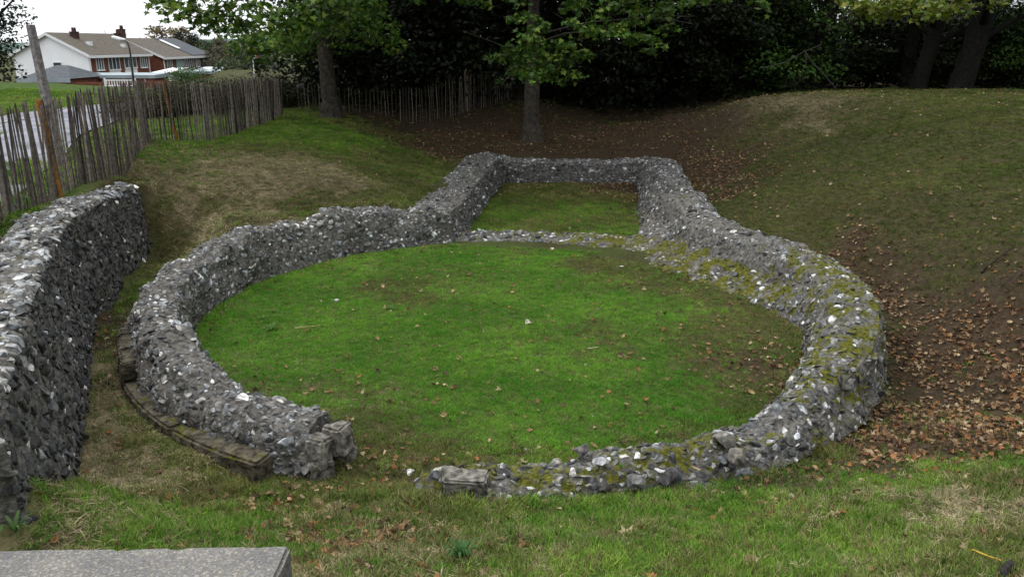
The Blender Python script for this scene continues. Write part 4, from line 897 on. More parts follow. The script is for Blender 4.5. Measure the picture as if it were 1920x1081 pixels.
# bushes beyond the fence
GRB = gen_crown(71, [(.05, .13, .02), (.07, .17, .03), (.04, .10, .02)], 1.5, .3, 1.9, 26, .12, 260)
BRB = gen_crown(72, [(.045, .05, .02), (.06, .045, .025), (.03, .045, .015), (.08, .07, .035)], 1.5, .15, 1.8, 30, .10, 240)
def bush(px, pyt, Y, cr, h, lab, wide=1.0, grp=None):
    t = atY(px, pyt, Y); z = gz(t[0], Y); s = max(.3, (t[2]-z)/h); o = empty('bush', (t[0], Y, z), lab, 'bush', grp); o.scale = (s*wide, s*wide, s); link('foliage', cr, o)
bush(348, 128, 34, GRB, 2.1, 'bright green rounded bush rising above the middle of the paling fence', 1.0)
for i, (px, pt, Y) in enumerate(((225, 176, 25.5), (262, 172, 26), (300, 165, 26), (340, 160, 26.5), (378, 158, 27), (415, 152, 28), (450, 150, 29), (485, 148, 30), (515, 146, 30.5))):
    bush(px, pt, Y, BRB, 1.95, 'one of the brown-green brambles seen through the right half of the paling fence', 1.15, 'brambles behind the paling fence')
# ------------------------------------------------------------------ houses
def box_part(name, parent, matn, x0, x1, y0, y1, z0, z1, label=None):
    o = MB().box(x0, x1, y0, y1, z0, z1).build(name, M[matn], parent)
    if label: o['label'] = label
    return o
def house(corner, w, l, ez, rz_, base, rot, label, wins, gable_mat, chims, name='brick_house', solar=False, stack=True):
    """local frame: x across the gable (to the left = negative), y along the facade; origin at the near right eave corner on the ground"""
    o = empty(name, (corner[0], corner[1], base), label, 'house', None, rot); E_ = ez-base; Rg = rz_-base
    m = MB(); m.add([(0, 0, 0), (0, l, 0), (-w, l, 0), (-w, 0, 0), (0, 0, E_), (0, l, E_), (-w, l, E_), (-w, 0, E_), (-w/2, l, Rg)], [(0, 1, 5, 4), (1, 2, 6, 8, 5), (2, 3, 7, 6)]); m.build('wall', M['brick'], o)
    m = MB(); m.add([(0, 0, 0), (-w, 0, 0), (-w, 0, E_), (-w/2, 0, Rg), (0, 0, E_), (0, -.05, 0), (-w, -.05, 0), (-w, -.05, E_), (-w/2, -.05, Rg), (0, -.05, E_)], [(5, 9, 8, 7, 6), (0, 1, 2, 3, 4), (0, 5, 6, 1), (1, 6, 7, 2), (2, 7, 8, 3), (3, 8, 9, 4), (4, 9, 5, 0)]); g = m.build('gable_wall', M[gable_mat], o)
    ov = .35; sl = (Rg-E_)/(w/2); m = MB(); th = .14
    for sgn in (1, -1):
        xe = -w/2+sgn*(w/2+ov); ze = E_-sl*ov; V = [(-w/2, -ov, Rg), (-w/2, l+ov, Rg), (xe, l+ov, ze), (xe, -ov, ze)]; V += [(a, b2, c+th) for a, b2, c in V]
        m.add(V, [(0, 1, 2, 3), (7, 6, 5, 4), (0, 4, 5, 1), (1, 5, 6, 2), (2, 6, 7, 3), (3, 7, 4, 0)])
    rf = m.build('roof', M['tile'], o)
    m = MB()                                  # barge boards
    for sgn in (1, -1):
        xe = -w/2+sgn*(w/2+ov); ze = E_-sl*ov; V = [(-w/2, -ov-.03, Rg-.15), (-w/2, -ov-.03, Rg+.12), (xe, -ov-.03, ze+.12), (xe, -ov-.03, ze-.15)]; V += [(a, b2-.05, c) for a, b2, c in V]
        m.add(V, [(0, 1, 2, 3), (7, 6, 5, 4), (0, 4, 5, 1), (1, 5, 6, 2), (2, 6, 7, 3), (3, 7, 4, 0)])
    m.build('bargeboard', M['white'], rf)
    box_part('fascia', rf, 'white', ov-.02, ov+.08, -ov, l+ov, E_-sl*ov-.16, E_-sl*ov+.10)
    for (cx, cy, zt) in chims:
        zz = Rg-abs(cx+w/2)*sl; m = MB().box(cx-.28, cx+.28, cy-.38, cy+.38, zz-.6, zt-base-.1); m.box(cx-.32, cx+.32, cy-.42, cy+.42, zt-base-.1, zt-base); c = m.build('chimney', M['oldbrick'], rf)
        for dy in (-.22, .22):
            mm = MB(); mm.tube([(cx, cy+dy, zt-base), (cx, cy+dy, zt-base+.4)], [.12, .1], 8); mm.build('chimney_pot', M['oldbrick'], c)
    for (y0, y1, z0, z1, kind) in wins:
        if kind == 'panel': box_part('panel', o, 'teal' if z1 > z0+1.5 else 'render', 0, .04, y0, y1, z0, z1); continue
        f = MB(); b2 = .07
        f.box(0, .08, y0, y1, z1-b2, z1); f.box(-.001, .12, y0-.05, y1+.05, z0-.07, z0+b2); f.box(0, .08, y0, y0+b2, z0+b2, z1-b2); f.box(0, .08, y1-b2, y1, z0+b2, z1-b2)
        n = 3 if y1-y0 > 1.4 else 2
        for k in range(1, n): yy = y0+(y1-y0)*k/n; f.box(0, .07, yy-.04, yy+.04, z0+b2, z1-b2)
        fo = f.build('window', M['white'], o); box_part('pane', fo, 'glass', 0, .03, y0+.02, y1-.02, z0+.02, z1-.02)
    m = MB().box(.02, .12, -.02, .1, 0, E_-.2); m.build('downpipe', M['white'], o); m = MB().box(.02, .12, l-.1, l+.02, 0, E_-.2); m.build('downpipe', M['white'], o)
    return o, rf
B1 = atY(165, 102.5, 82); C1 = atY(276, 98.5, 94.5)
l1 = 12.5; ez1 = B1[2]; rz1 = ez1+1.95; bz = ez1-5.1
rot1 = math.atan2(-(C1[0]-B1[0]), C1[1]-B1[1]); l1 = math.hypot(C1[0]-B1[0], C1[1]-B1[1])
W1 = (B1[0]-atY(22, 103, 82)[0])
E1 = 5.1
h1, rf1 = house(B1, W1, l1, ez1, rz1, bz, rot1, 'nearer semi-detached house with white rendered gable and brown tiled roof', 
   [(1.2, 2.6, E1-1.55, E1-.22, 'w'), (3.6, 5.9, E1-1.6, E1-.1, 'w'), (3.6, 5.9, E1-2.6, E1-1.6, 'panel'), (6.9, 9.6, E1-1.5, E1-.1, 'w'), (6.9, 9.6, E1-2.6, E1-1.5, 'panel'), (10.5, 12.0, E1-1.55, E1-.22, 'w')], 'render', [(-W1*.38, 3.2, rz1+.25), (-W1*.36, l1-.7, rz1+.2)])
wf = MB(); xx = -W1*.42; wf.box(xx-.45, xx+.45, -.12, -.05, E1-1.6, E1-.7); f_ = wf.build('window', M['white'], h1); box_part('pane', f_, 'glass', xx-.37, xx+.37, -.15, -.121, E1-1.53, E1-.77)
for dy in (.0,): box_part('roof_vent', rf1, 'white', -1.7, -1.3, 3.0, 3.6, E1+.72, E1+1.25); box_part('roof_vent', rf1, 'white', -1.2, -.85, 9.0, 9.5, E1+.62, E1+1.0)
B2 = atY(305, 106.5, 97); C2 = atY(390, 101, 113)
rot2 = math.atan2(-(C2[0]-B2[0]), C2[1]-B2[1]); l2 = math.hypot(C2[0]-B2[0], C2[1]-B2[1])
W2 = 8.6; ez2 = B2[2]; 
h2, rf2 = house(B2, W2, l2, ez2, ez2+1.95, ez2-5.1, rot2, 'further brick house with brown roof and white skylight strip, left of the green bush', 
   [(1.0, 2.6, E1-1.55, E1-.22, 'w'), (4.0, 6.0, E1-2.5, E1-.2, 'panel'), (6.2, 7.2, E1-1.5, E1-.2, 'w'), (7.8, 10.0, E1-1.6, E1-.15, 'w'), (10.8, 12.4, E1-1.45, E1-.2, 'w'), (13.6, 15.6, E1-1.6, E1-.15, 'w')], 'brick', [(-W2*.6, 2.0, ez2+3.1)])
sl2 = 1.95/(W2/2); m = MB()
V = []
for yy in (9.0, l2+.3):
    for xx, dz in ((-W2/2+.1, .0), (.3, .0)): V.append((xx, yy, 5.1-sl2*xx+.17)); V.append((xx, yy, 5.1-sl2*xx+.22))
m.add(V, [(0, 2, 6, 4), (1, 5, 7, 3), (0, 1, 3, 2), (4, 6, 7, 5), (0, 4, 5, 1), (2, 3, 7, 6)]); o = m.build('roof_section', M['slate'], rf2); o['label'] = 'dark slate coloured end section of the roof'
m = MB(); V = []
for yy in (8.7, 9.6):
    for xx in (-W2/2+.8, -1.3): V.append((xx, yy, 5.1-sl2*xx+.24)); V.append((xx, yy, 5.1-sl2*xx+.34))
m.add(V, [(0, 2, 6, 4), (1, 5, 7, 3), (0, 1, 3, 2), (4, 6, 7, 5), (0, 4, 5, 1), (2, 3, 7, 6)]); m.build('skylight', M['white'], rf2)
# low buildings in front
def low_flat(px0, px1, pyt, Y, depth, h, label, name='garage', roof='felt', wall='brick', fas=.28, slope=0):
    a = atY(px0, pyt, Y); b2 = atY(px1, pyt, Y); z = a[2]; o = empty(name, (a[0], Y, z-h), label, 'building'); w = b2[0]-a[0]
    m = MB(); m.box(.15, w-.15, .15, depth, 0, h-fas); m.build('wall', M[wall], o)
    m = MB(); m.add([(0, 0, h-fas), (w, 0, h-fas), (w, depth+.2, h-fas), (0, depth+.2, h-fas), (0, 0, h), (w, 0, h), (w, depth+.2, h+slope), (0, depth+.2, h+slope)], [(3, 2, 1, 0), (4, 5, 6, 7), (0, 1, 5, 4), (1, 2, 6, 5), (2, 3, 7, 6), (3, 0, 4, 7)]); m.build('roof', M[roof], o); return o, w
g1, w = low_flat(132, 290, 141, 73, 3.2, 2.5, 'long low brick garage block with grey flat roof below the nearer house', slope=.1)
for k in range(1, 8): box_part('concrete_pier', g1, 'concrete', w*k/8-.08, w*k/8+.08, .05, .149, 0, 2.2)
g2, w = low_flat(283, 318, 136, 80, 5, 2.2, 'white flat-roofed canopy at the right end of the garages', 'canopy', 'white', 'render', .15, .3)
g3, w = low_flat(352, 425, 134, 90, 5, 2.4, 'low building with pale green-grey roof right of the bright bush', 'outbuilding', slope=.35)
q = [atY(*a) for a in ((405, 125, 96), (452, 141, 96))]; m = MB(); m.add([(0, 0, 0), (3.4, 0, -1.1), (3.4, 3, -1.1), (0, 3, 0), (0, 0, -.12), (3.4, 0, -1.25), (3.4, 3, -1.25), (0, 3, -.12)], [(0, 1, 2, 3), (7, 6, 5, 4), (0, 4, 5, 1), (1, 5, 6, 2), (2, 6, 7, 3), (3, 7, 4, 0)])
o = empty('lean_to', (q[0][0], 92, q[0][2]), 'white sloping lean-to roof at the right end of the outbuildings', 'shed'); m.build('roof', M['white'], o); m = MB().box(.1, 3.2, .3, 2.7, -4, -1.3); m.build('wall', M['brick'], o)
a = atY(32, 148, 68); b2 = atY(131, 148, 68); z = a[2]; w = b2[0]-a[0]; t = atY(85, 122, 72)[2]-z
o = empty('garage', (a[0], 68, z-2.4), 'low hipped-roof garage with dark slates before the white gable', 'building')
m = MB().box(.2, w-.2, .2, 6, 0, 2.3); m.build('wall', M['brick'], o); m = MB(); hh = 2.4
m.add([(0, 0, hh), (w, 0, hh), (w, 6.4, hh), (0, 6.4, hh), (w*.38, 3.2, hh+t), (w*.62, 3.2, hh+t)], [(0, 1, 5, 4), (1, 2, 5), (2, 3, 4, 5), (3, 0, 4), (3, 2, 1, 0)]); r3 = m.build('roof', M['slate'], o)
box_part('fascia', r3, 'felt', -.03, w+.03, -.06, -.01, hh-.3, hh+.02)
for k in (.0, .33, .66, .99): box_part('concrete_pier', o, 'concrete', .3+(w-.7)*k-.08, .3+(w-.7)*k+.08, .08, .199, 0, 2.1)
# brick garden wall
a = atY(0, 158, 66); b2 = atY(340, 152, 72)
m = MB(); dd = Vector((b2[0]-a[0], 6, 0)); nv = Vector((-dd.y, dd.x, 0)).normalized()*.12; V = []
for z0 in (-2.2, a[2]):
    for p in (Vector(a)-nv, Vector(b2)-nv, Vector(b2)+nv, Vector(a)+nv): V.append((p.x, p.y, z0))
m.add(V, [(3, 2, 1, 0), (4, 5, 6, 7), (0, 1, 5, 4), (1, 2, 6, 5), (2, 3, 7, 6), (3, 0, 4, 7)]); tag(m.build('garden_wall', M['brick']), 'red brick garden wall below the garages, seen over the rough grass', 'wall')
# white iron gate rail
a = atY(198, 148, 64); o = empty('gate', (a[0], 64, a[2]-.9), 'small white slatted gate in front of the garages', 'gate'); m = MB()
for k in range(11): m.box(k*.2, k*.2+.07, 0, .04, 0, .8)
m.box(-.05, 2.2, -.03, -.002, .75, .85); m.box(-.05, 2.2, -.03, -.002, .35, .42); m.build('rails', M['white'], o)
for x in (-.15, 2.2): box_part('gate_post', o, 'white', x, x+.1, -.02, .08, -1.5, .95)
# street lamp, flag
b_ = atY(254, 172, 55); o = empty('street_lamp', (b_[0], 55, gz(b_[0], 55)), 'thin dark street lamp with a curved arm in front of the nearer house', 'street lamp'); m = MB()
L_ = [Vector(atY(*a, 55))-Vector(o.location) for a in ((253, 190), (250, 150), (245, 105), (242, 88), (239, 80), (234, 76), (228, 74))]; L_[0].z = 0
m.tube(L_, [.09, .08, .06, .05, .045, .04, .04], 8); m.build('pole', M['metal'], o)
q = L_[-1]; m = MB(); m.tube([q+Vector((.25, 0, -.02)), q+Vector((-.1, 0, .0)), q+Vector((-.5, 0, .12)), q+Vector((-.65, 0, .16))], [.05, .13, .12, .04], 8); m.build('lamp_head', M['white'], o)
b_ = atY(478, 150, 40); o = empty('flagpole', (b_[0], 40, gz(b_[0], 40)), 'thin white pole with a small red and white flag, above the end of the fence', 'flagpole'); m = MB()
t = Vector(atY(473, 97, 40))-Vector(o.location); m.tube([(0, 0, 0), tuple(t*.5), tuple(t)], [.03, .028, .025], 8); m.build('pole', M['white'], o)
m = MB(); f0 = t; V = [f0, f0+Vector((.24, .01, -.04)), f0+Vector((.28, .03, -.28)), f0+Vector((.02, 0, -.34)), f0+Vector((.1, 0, -.15))]
for i in range(5): V.append(V[i]+Vector((0, .02, 0)))
m.add(V, [(0, 1, 2, 4), (9, 7, 6, 5)]); m.build('flag', M['red'], o); m = MB(); m.add(V, [(0, 4, 2, 3), (8, 7, 9, 5)]); m.build('flag', M['white'], o)['label'] = 'white lower half of the flag'
# ------------------------------------------------------------------ scattered ground cover
def wall_mask(x, y):
    r = np.hypot(x-CX, y-CY); a = np.degrees(np.arctan2(y-CY, x-CX)) % 360
    m = (r > np.where((a > 250) & (a < 312), 5.3, 5.03)) & (r < np.where((a > 100) & (a < 190), 6.0, np.where((a >= 190) & (a < 255), 5.75, 6.05))) & ((a > 66) | (a < 250)) & ~((a > 250) & (a < 262)) & ~((a > 62) & (a < 98))
    m |= (r > 5.5) & (r < 6.02) & (a > 188) & (a < 245)
    m |= (r > np.interp(a, [0, 5, 18, 48, 62], [4.9, 4.75, 4.35, 4.4, 4.3])) & (r < 6.1) & (a < 62)
    m |= in_chancel(x, y, 1.25) & ~in_chancel(x, y, -.02) & (y > 18.3)
    m |= (y > 18.1-.2*(x+1.5)) & (y < 19.15) & (x > -1.6) & (x < 3.2)
    s = seg_side(x, y); m |= (s > -.82) & (s < .16) & (y < 17.0)
    m |= (x > x2_) & (x < x1_+.02) & (y < y1_+.02) & (y > y1_-1.4)
    return m
protos_col = {}
def proto_collection(name, meshes):
    c = bpy.data.collections.new(name)
    for i, me in enumerate(meshes): c.objects.link(bpy.data.objects.new('%s_%02d' % (name, i), me))
    return c
def scatter(name, pts, rot, scl, col, idx, coll, **kw):
    me = bpy.data.meshes.new(name); me.vertices.add(len(pts)); me.vertices.foreach_set('co', np.asarray(pts, np.float32).ravel())
    a = me.attributes.new('rot', 'FLOAT_VECTOR', 'POINT'); a.data.foreach_set('vector', np.asarray(rot, np.float32).ravel())
    a = me.attributes.new('scl', 'FLOAT', 'POINT'); a.data.foreach_set('value', np.asarray(scl, np.float32))
    a = me.attributes.new('idx', 'INT', 'POINT'); a.data.foreach_set('value', np.asarray(idx, np.int32))
    a = me.attributes.new('icol', 'FLOAT_COLOR', 'POINT'); cc = np.ones((len(pts), 4), np.float32); cc[:, :3] = col; a.data.foreach_set('color', cc.ravel())
    o = link(name, me); g = bpy.data.node_groups.new(name, 'GeometryNodeTree')
    g.interface.new_socket('Geometry', in_out='INPUT', socket_type='NodeSocketGeometry'); g.interface.new_socket('Geometry', in_out='OUTPUT', socket_type='NodeSocketGeometry')
    N = g.nodes; L = g.links; gi = N.new('NodeGroupInput'); go = N.new('NodeGroupOutput'); ip = N.new('GeometryNodeInstanceOnPoints'); ci = N.new('GeometryNodeCollectionInfo')
    ci.inputs['Collection'].default_value = coll; ci.inputs['Separate Children'].default_value = True; ci.inputs['Reset Children'].default_value = True
    def na(n, t):
        q = N.new('GeometryNodeInputNamedAttribute'); q.data_type = t; q.inputs['Name'].default_value = n; return [s for s in q.outputs if s.name == 'Attribute' and s.enabled][0]
    er = N.new('FunctionNodeEulerToRotation'); L.new(na('rot', 'FLOAT_VECTOR'), er.inputs[0])
    L.new(gi.outputs[0], ip.inputs['Points']); L.new(ci.outputs[0], ip.inputs['Instance']); ip.inputs['Pick Instance'].default_value = True
    L.new(na('idx', 'INT'), ip.inputs['Instance Index']); L.new(er.outputs[0], ip.inputs['Rotation']); L.new(na('scl', 'FLOAT'), ip.inputs['Scale'])
    L.new(ip.outputs[0], go.inputs[0]); md = o.modifiers.new('scatter', 'NODES'); md.node_group = g
    return tag(o, kind='stuff', **kw)
def tuft(seed, nb, rad, h, w, lean, curl=.5):
    r2 = np.random.default_rng(seed); V = []; F = []; C = []
    for i in range(nb):
        a = r2.uniform(0, 6.283); rr = rad*math.sqrt(r2.random()); x, y = math.cos(a)*rr, math.sin(a)*rr; a2 = r2.uniform(0, 6.283); l = lean*r2.uniform(.2, 1.3); hh = h*r2.uniform(.5, 1.25); ww = w*r2.uniform(.7, 1.3)
        dx, dy = math.cos(a2), math.sin(a2); sx_, sy_ = -dy*ww, dx*ww; n = len(V)
        for k, (t, wf_) in enumerate(((0, 1), (.5, .8), (1, .06))):
            ox = l*hh*(t**1.6); zz = hh*t*(1-curl*l*t*.5); V += [(x+dx*ox-sx_*wf_, y+dy*ox-sy_*wf_, zz-.005), (x+dx*ox+sx_*wf_, y+dy*ox+sy_*wf_, zz-.005)]; C += [[.75+.35*t]*3]*2
        tone = r2.uniform(.65, 1.35); C[-6:] = [[q*tone for q in c] for c in C[-6:]]
        F += [(n, n+1, n+3, n+2), (n+2, n+3, n+5, n+4)]
    return mesh_np('tuft', np.array(V), np.array(F), cols=np.array(C), mats=[M['blade']])
TUFTS = proto_collection('tufts', [tuft(s, 26, .075, .055, .0028, .8) for s in (1, 2, 3)]+[tuft(s, 22, .09, .05, .0026, 2.2, .9) for s in (4, 5, 6)]+[tuft(s, 16, .05, .11, .0036, .7) for s in (7, 8)])
def scat_pts(n, r_, dmin=3.6, dmax=40, half=40):
    d = r_.uniform(dmin, dmax, n); a = np.radians(r_.uniform(-half, half, n)); return d*np.sin(a), d*np.cos(a), d
def tilt_rot(x, y, spin, k=1.0):
    e = .06; zx = (zfun(x+e, y)-zfun(x-e, y))/(2*e)*k; zy = (zfun(x, y+e)-zfun(x, y-e))/(2*e)*k
    zx = np.clip(zx, -1, 1); zy = np.clip(zy, -1, 1)
    return np.stack([np.arctan(zy), -np.arctan(zx), spin], 1)
r_ = np.random.default_rng(77)
x, y, d = scat_pts(300000, r_); ok = ~wall_mask(x, y) & (y > 3.3); x, y, d = x[ok], y[ok], d[ok]
Wz = zones(x, y); cum = np.cumsum(Wz, 1); u = r_.random(len(x)); cls = (u[:, None] > cum).sum(1)
keep = np.where(cls <= 2, 1.0, np.where(cls == 3, .10, .12)); keep = keep*np.where(cls == 0, 1, .8); ok = r_.random(len(x)) < keep; x, y, d, cls = x[ok], y[ok], d[ok], cls[ok]
z = zfun(x, y); q = P3(x, y); n1 = fbm(q, .9, 61, 3); n2 = fbm(q, 3.0, 62, 2)
pal = {0: ((.07, .175, .018), (.20, .32, .045)), 1: ((.08, .12, .022), (.17, .18, .055)), 2: ((.20, .165, .09), (.46, .39, .25)), 3: ((.08, .07, .03), (.14, .10, .05)), 4: ((.05, .065, .02), (.09, .085, .04))}
col = np.zeros((len(x), 3)); t = np.clip(.45+.45*n1+.25*n2+r_.normal(0, .28, len(x)), 0, 1.25)[:, None]
for c, (a, b2) in pal.items():
    m_ = cls == c; col[m_] = (np.array(a)*(1-t)+np.array(b2)*t)[m_]
# stray straw blades among green and green among straw
m_ = (cls <= 1) & (r_.random(len(x)) < np.where(y < 7.2, .11, .09)+.10*(n2 > .35)); col[m_] = np.array((.22, .19, .09))
m_ = (cls == 2) & (r_.random(len(x)) < .25); col[m_] = np.array((.07, .11, .025))
inn = np.hypot(x-CX, y-CY) < 5; col[(cls == 0) & inn] *= np.array((.85, 1.12, .8))
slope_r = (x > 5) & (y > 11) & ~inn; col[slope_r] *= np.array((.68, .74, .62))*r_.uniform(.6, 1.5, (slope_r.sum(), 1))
idx = np.where(cls == 2, r_.integers(3, 6, len(x)), np.where(r_.random(len(x)) < .12, r_.integers(3, 6, len(x)), r_.integers(0, 3, len(x))))
front = (y < 7.2) & (r_.random(len(x)) < .22) & (cls <= 1); idx[front] = r_.integers(6, 8, front.sum())
scl = r_.uniform(.55, 1.1, len(x))*(.75+.022*d); scl[inn] *= .8; scl[slope_r] *= .8; scl[y < 7.2] *= 1.3
foot = ((r_in := np.hypot(x-CX, y-CY)) > 4.82) & (r_in < 5.35) & inn | (r_in > 5.95) & (r_in < 6.3); scl = scl*np.where(foot, 1.45, 1)
lush = np.exp(-((seg_side(x, y)+1.6)/.7)**2)*(y < 18)*(x < -5); scl *= 1+1.2*lush
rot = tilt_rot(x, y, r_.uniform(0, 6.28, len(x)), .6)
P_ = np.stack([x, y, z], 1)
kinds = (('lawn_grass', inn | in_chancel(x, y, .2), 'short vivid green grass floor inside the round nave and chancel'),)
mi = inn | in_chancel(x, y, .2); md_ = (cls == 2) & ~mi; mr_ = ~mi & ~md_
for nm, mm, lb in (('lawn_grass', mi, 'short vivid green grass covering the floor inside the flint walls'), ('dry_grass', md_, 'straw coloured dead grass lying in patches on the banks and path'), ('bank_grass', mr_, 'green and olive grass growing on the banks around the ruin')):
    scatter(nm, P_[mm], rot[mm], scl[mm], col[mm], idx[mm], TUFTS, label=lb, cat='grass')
# litter
def leafmesh(seed, shape, curl):
    r2 = np.random.default_rng(seed); s = shape.copy(); s[:, 1] -= .45
    z = curl*(np.abs(s[:, 0])**1.5*1.6+(s[:, 1])**2*.9)+r2.normal(0, .05, len(s)); c = np.array([[0, 0, .02]])
    V = np.concatenate([np.stack([s[:, 0], s[:, 1], z], 1), c]); n = len(s); F = np.array([(i, (i+1) % n, n) for i in range(n)])
    return V, F
LM = [leafmesh(i, ML if i % 3 else OV*np.array([1.3, 1]), (.35, .7, -.5, 1.0, .2, .9)[i]) for i in range(6)]
LITTER = proto_collection('litter', [mesh_np('leaf', v, f, cols=np.ones((len(v), 3)), mats=[M['litter']]) for v, f in LM])
BR = np.array([(.16, .095, .055), (.21, .13, .07), (.30, .20, .11), (.11, .06, .038), (.38, .29, .18), (.075, .048, .034), (.25, .12, .05)])
x, y, d = scat_pts(130000, r_, 4, 36); ok = ~wall_mask(x, y); x, y, d = x[ok], y[ok], d[ok]
Wz = zones(x, y); dens = Wz[:, 3]*1.0+Wz[:, 4]*.10+Wz[:, 1]*.018+.003+Wz[:, 2]*.01
inn = np.hypot(x-CX, y-CY) < 5; dens = np.where(inn, dens*.5+.006, dens*np.where(y > 26.5, .55, 1))+.02*ss(1, 4, x)*inn
dens *= np.where(vnoise(P3(x, y), 2.3, 5) > -.3, 1.0, .35)
ok = r_.random(len(x)) < dens*1.45; x, y, d = x[ok], y[ok], d[ok]; n = len(x)
rot = tilt_rot(x, y, r_.uniform(0, 6.28, n)); rot[:, :2] += r_.normal(0, .35, (n, 2))
scatter('leaf_litter', np.stack([x, y, zfun(x, y)+.012+.03*r_.random(n)], 1), rot, r_.uniform(.04, .095, n), BR[r_.integers(0, 7, n)]*r_.uniform(.6, 1.2, (n, 1)), r_.integers(0, 6, n), LITTER, label='brown and orange fallen leaves drifted round the outside of the flint walls', cat='leaf litter')
# leaves and flecks on the right slope, small pale chips
PEB = proto_collection('pebbles', [mesh_np('pebble', v*np.array([1, .8, .5]), ICO1[1], cols=np.ones((12, 3)), mats=[M["litter"]]) for v in SP1[:5]])
x, y, d = scat_pts(9000, r_, 5, 32); ok = ~wall_mask(x, y); x, y, d = x[ok], y[ok], d[ok]; Wz = zones(x, y)
ok = r_.random(len(x)) < (Wz[:, 4]*.35+Wz[:, 3]*.12+.02); x, y = x[ok], y[ok]; n = len(x); g = r_.uniform(.15, .6, (n, 1))
scatter('gravel', np.stack([x, y, zfun(x, y)+.005], 1), np.stack([r_.uniform(-.4, .4, n)]*2+[r_.uniform(0, 6, n)], 1), r_.uniform(.008, .028, n), g*np.array([[1, .97, .93]]), r_.integers(0, 5, n), PEB, label='small pale chips and pebbles scattered in the bare soil and leaves', cat='gravel')
# individual fallen leaves
DLM = {}
def dleaf(px, py, s, ci, lab, grp=None, k=0):
    c = tuple(BR[ci]*1.15); key = (k % 6, ci)
    if key not in DLM: v, f = LM[k % 6]; DLM[key] = mesh_np('leaf', v, f, cols=np.repeat(np.array([c]), len(v), 0), mats=[M['dleaf']])
    p = pick(px, py)[0]; o = link('fallen_leaf', DLM[key], None, (p[0], p[1], p[2]+.035)); o.scale = (s, s, s); o.rotation_euler = (random.gauss(.15, .3), random.gauss(0, .3), random.uniform(0, 6.28)); return tag(o, lab, 'leaf', grp)
for a in ((1178, 1003, .13, 4, 'pale orange maple leaf lying alone in the foreground grass, lower right of centre', None, 1), (1805, 895, .17, 4, 'large tan leaf with yellow stalk at the top of the right foreground bank', None, 2), (1405, 1058, .12, 4, 'cream curled leaf near the bottom edge, right of centre', None, 3),
          (173, 934, .10, 4, 'buff leaf on the path just below the end of the retaining wall', None, 1), (818, 695, .10, 2, 'left one of two tan leaves in the middle of the front lawn', None, 1), (834, 722, .11, 4, 'pale tan leaf right below its neighbour in the middle of the front lawn', None, 2), (820, 722, .05, 4, 'tiny cream leaf scrap left of the pale tan lawn leaf', None, 0),
          (1185, 470, .07, 3, 'small reddish leaf at the end of the chancel sill', None, 4), (400, 742, .09, 6, 'orange-brown leaf caught on top of the left arc', None, 5), (215, 665, .12, 6, 'rusty leaf in the trench beside the plinth', None, 2), (300, 886, .09, 3, 'reddish leaf on the path below the plinth corner', None, 4), (1595, 1055, .08, 6, 'small rust leaf in the lower right foreground', None, 1)): dleaf(*a)
rr = random.Random(12)
for k in range(70):
    a = rr.uniform(0, 6.283); q = math.sqrt(rr.random())*4.7; X0, Y0 = CX+q*math.cos(a)+.5, CY+q*math.sin(a)
    if math.hypot(X0-CX, Y0-CY) > 4.8: continue
    c = 3*0+rr.choice((0, 1, 2, 3, 6, 4)); kk = rr.randint(0, 5); key = (kk, c)
    if key not in DLM: v, f = LM[kk]; DLM[key] = mesh_np('leaf', v, f, cols=np.repeat(BR[c][None]*1.15, len(v), 0), mats=[M['dleaf']])
    o = link('fallen_leaf', DLM[key], None, (X0, Y0, gz(X0, Y0)+.03)); s = rr.uniform(.055, .10); o.scale = (s, s, s); o.rotation_euler = (rr.gauss(0, .35), rr.gauss(0, .35), rr.uniform(0, 6.28)); tag(o, 'one of the brown autumn leaves dotted over the green nave lawn', 'leaf', 'leaves dotted on the nave lawn')
for k in range(60):
    px, py = rr.uniform(180, 1900), rr.uniform(900, 1070)
    if px < 600 and py > 1005: continue
    p = pick(px, py)[0]; c = rr.choice((0, 1, 2, 3, 6, 4)); kk = rr.randint(0, 5); key = (kk, c)
    if wall_mask(p[:1], p[1:2])[0]: continue
    if key not in DLM: v, f = LM[kk]; DLM[key] = mesh_np('leaf', v, f, cols=np.repeat(BR[c][None]*1.15, len(v), 0), mats=[M['dleaf']])
    o = link('fallen_leaf', DLM[key], None, (p[0], p[1], p[2]+.03)); s = rr.uniform(.045, .085); o.scale = (s, s, s); o.rotation_euler = (rr.gauss(0, .35), rr.gauss(0, .35), rr.uniform(0, 6.28)); tag(o, 'one of the small dry leaves scattered through the foreground grass', 'leaf', 'leaves scattered in the foreground grass')
# broad-leaved weeds
def weed(px, py, s, lab, n=9, col=(.05, .15, .02), up=.5, z=None, ln=1.0, grp=None):
    s *= .68; n += 4; col = (col[0]*1.3, col[1]*.95, col[2])
    p = pick(px, py)[0] if z is None else np.array(at(px, py, z)); m = MB(); r2 = random.Random(px)
    for k in range(n):
        a = 6.283*k/n+r2.uniform(-.3, .3); L0 = s*r2.uniform(.7, 1.2)*ln; w = s*.09*r2.uniform(.8, 1.2); u_ = up*r2.uniform(.6, 1.3); dx, dy = math.cos(a), math.sin(a); V = []
        for t, wf_ in ((0, .3), (.35, 1), (.7, .8), (1, .05)): V += [(dx*L0*t-dy*w*wf_, dy*L0*t+dx*w*wf_, L0*u_*math.sin(t*2.2)), (dx*L0*t+dy*w*wf_, dy*L0*t-dx*w*wf_, L0*u_*math.sin(t*2.2))]
        g = r2.uniform(.8, 1.3); m.add(V, [(0, 1, 3, 2), (2, 3, 5, 4), (4, 5, 7, 6)], tuple(c*g for c in col))
    o = m.build('weed', M['leaf']); o.location = (p[0], p[1], p[2]+.01); return tag(o, lab, 'plant', grp)
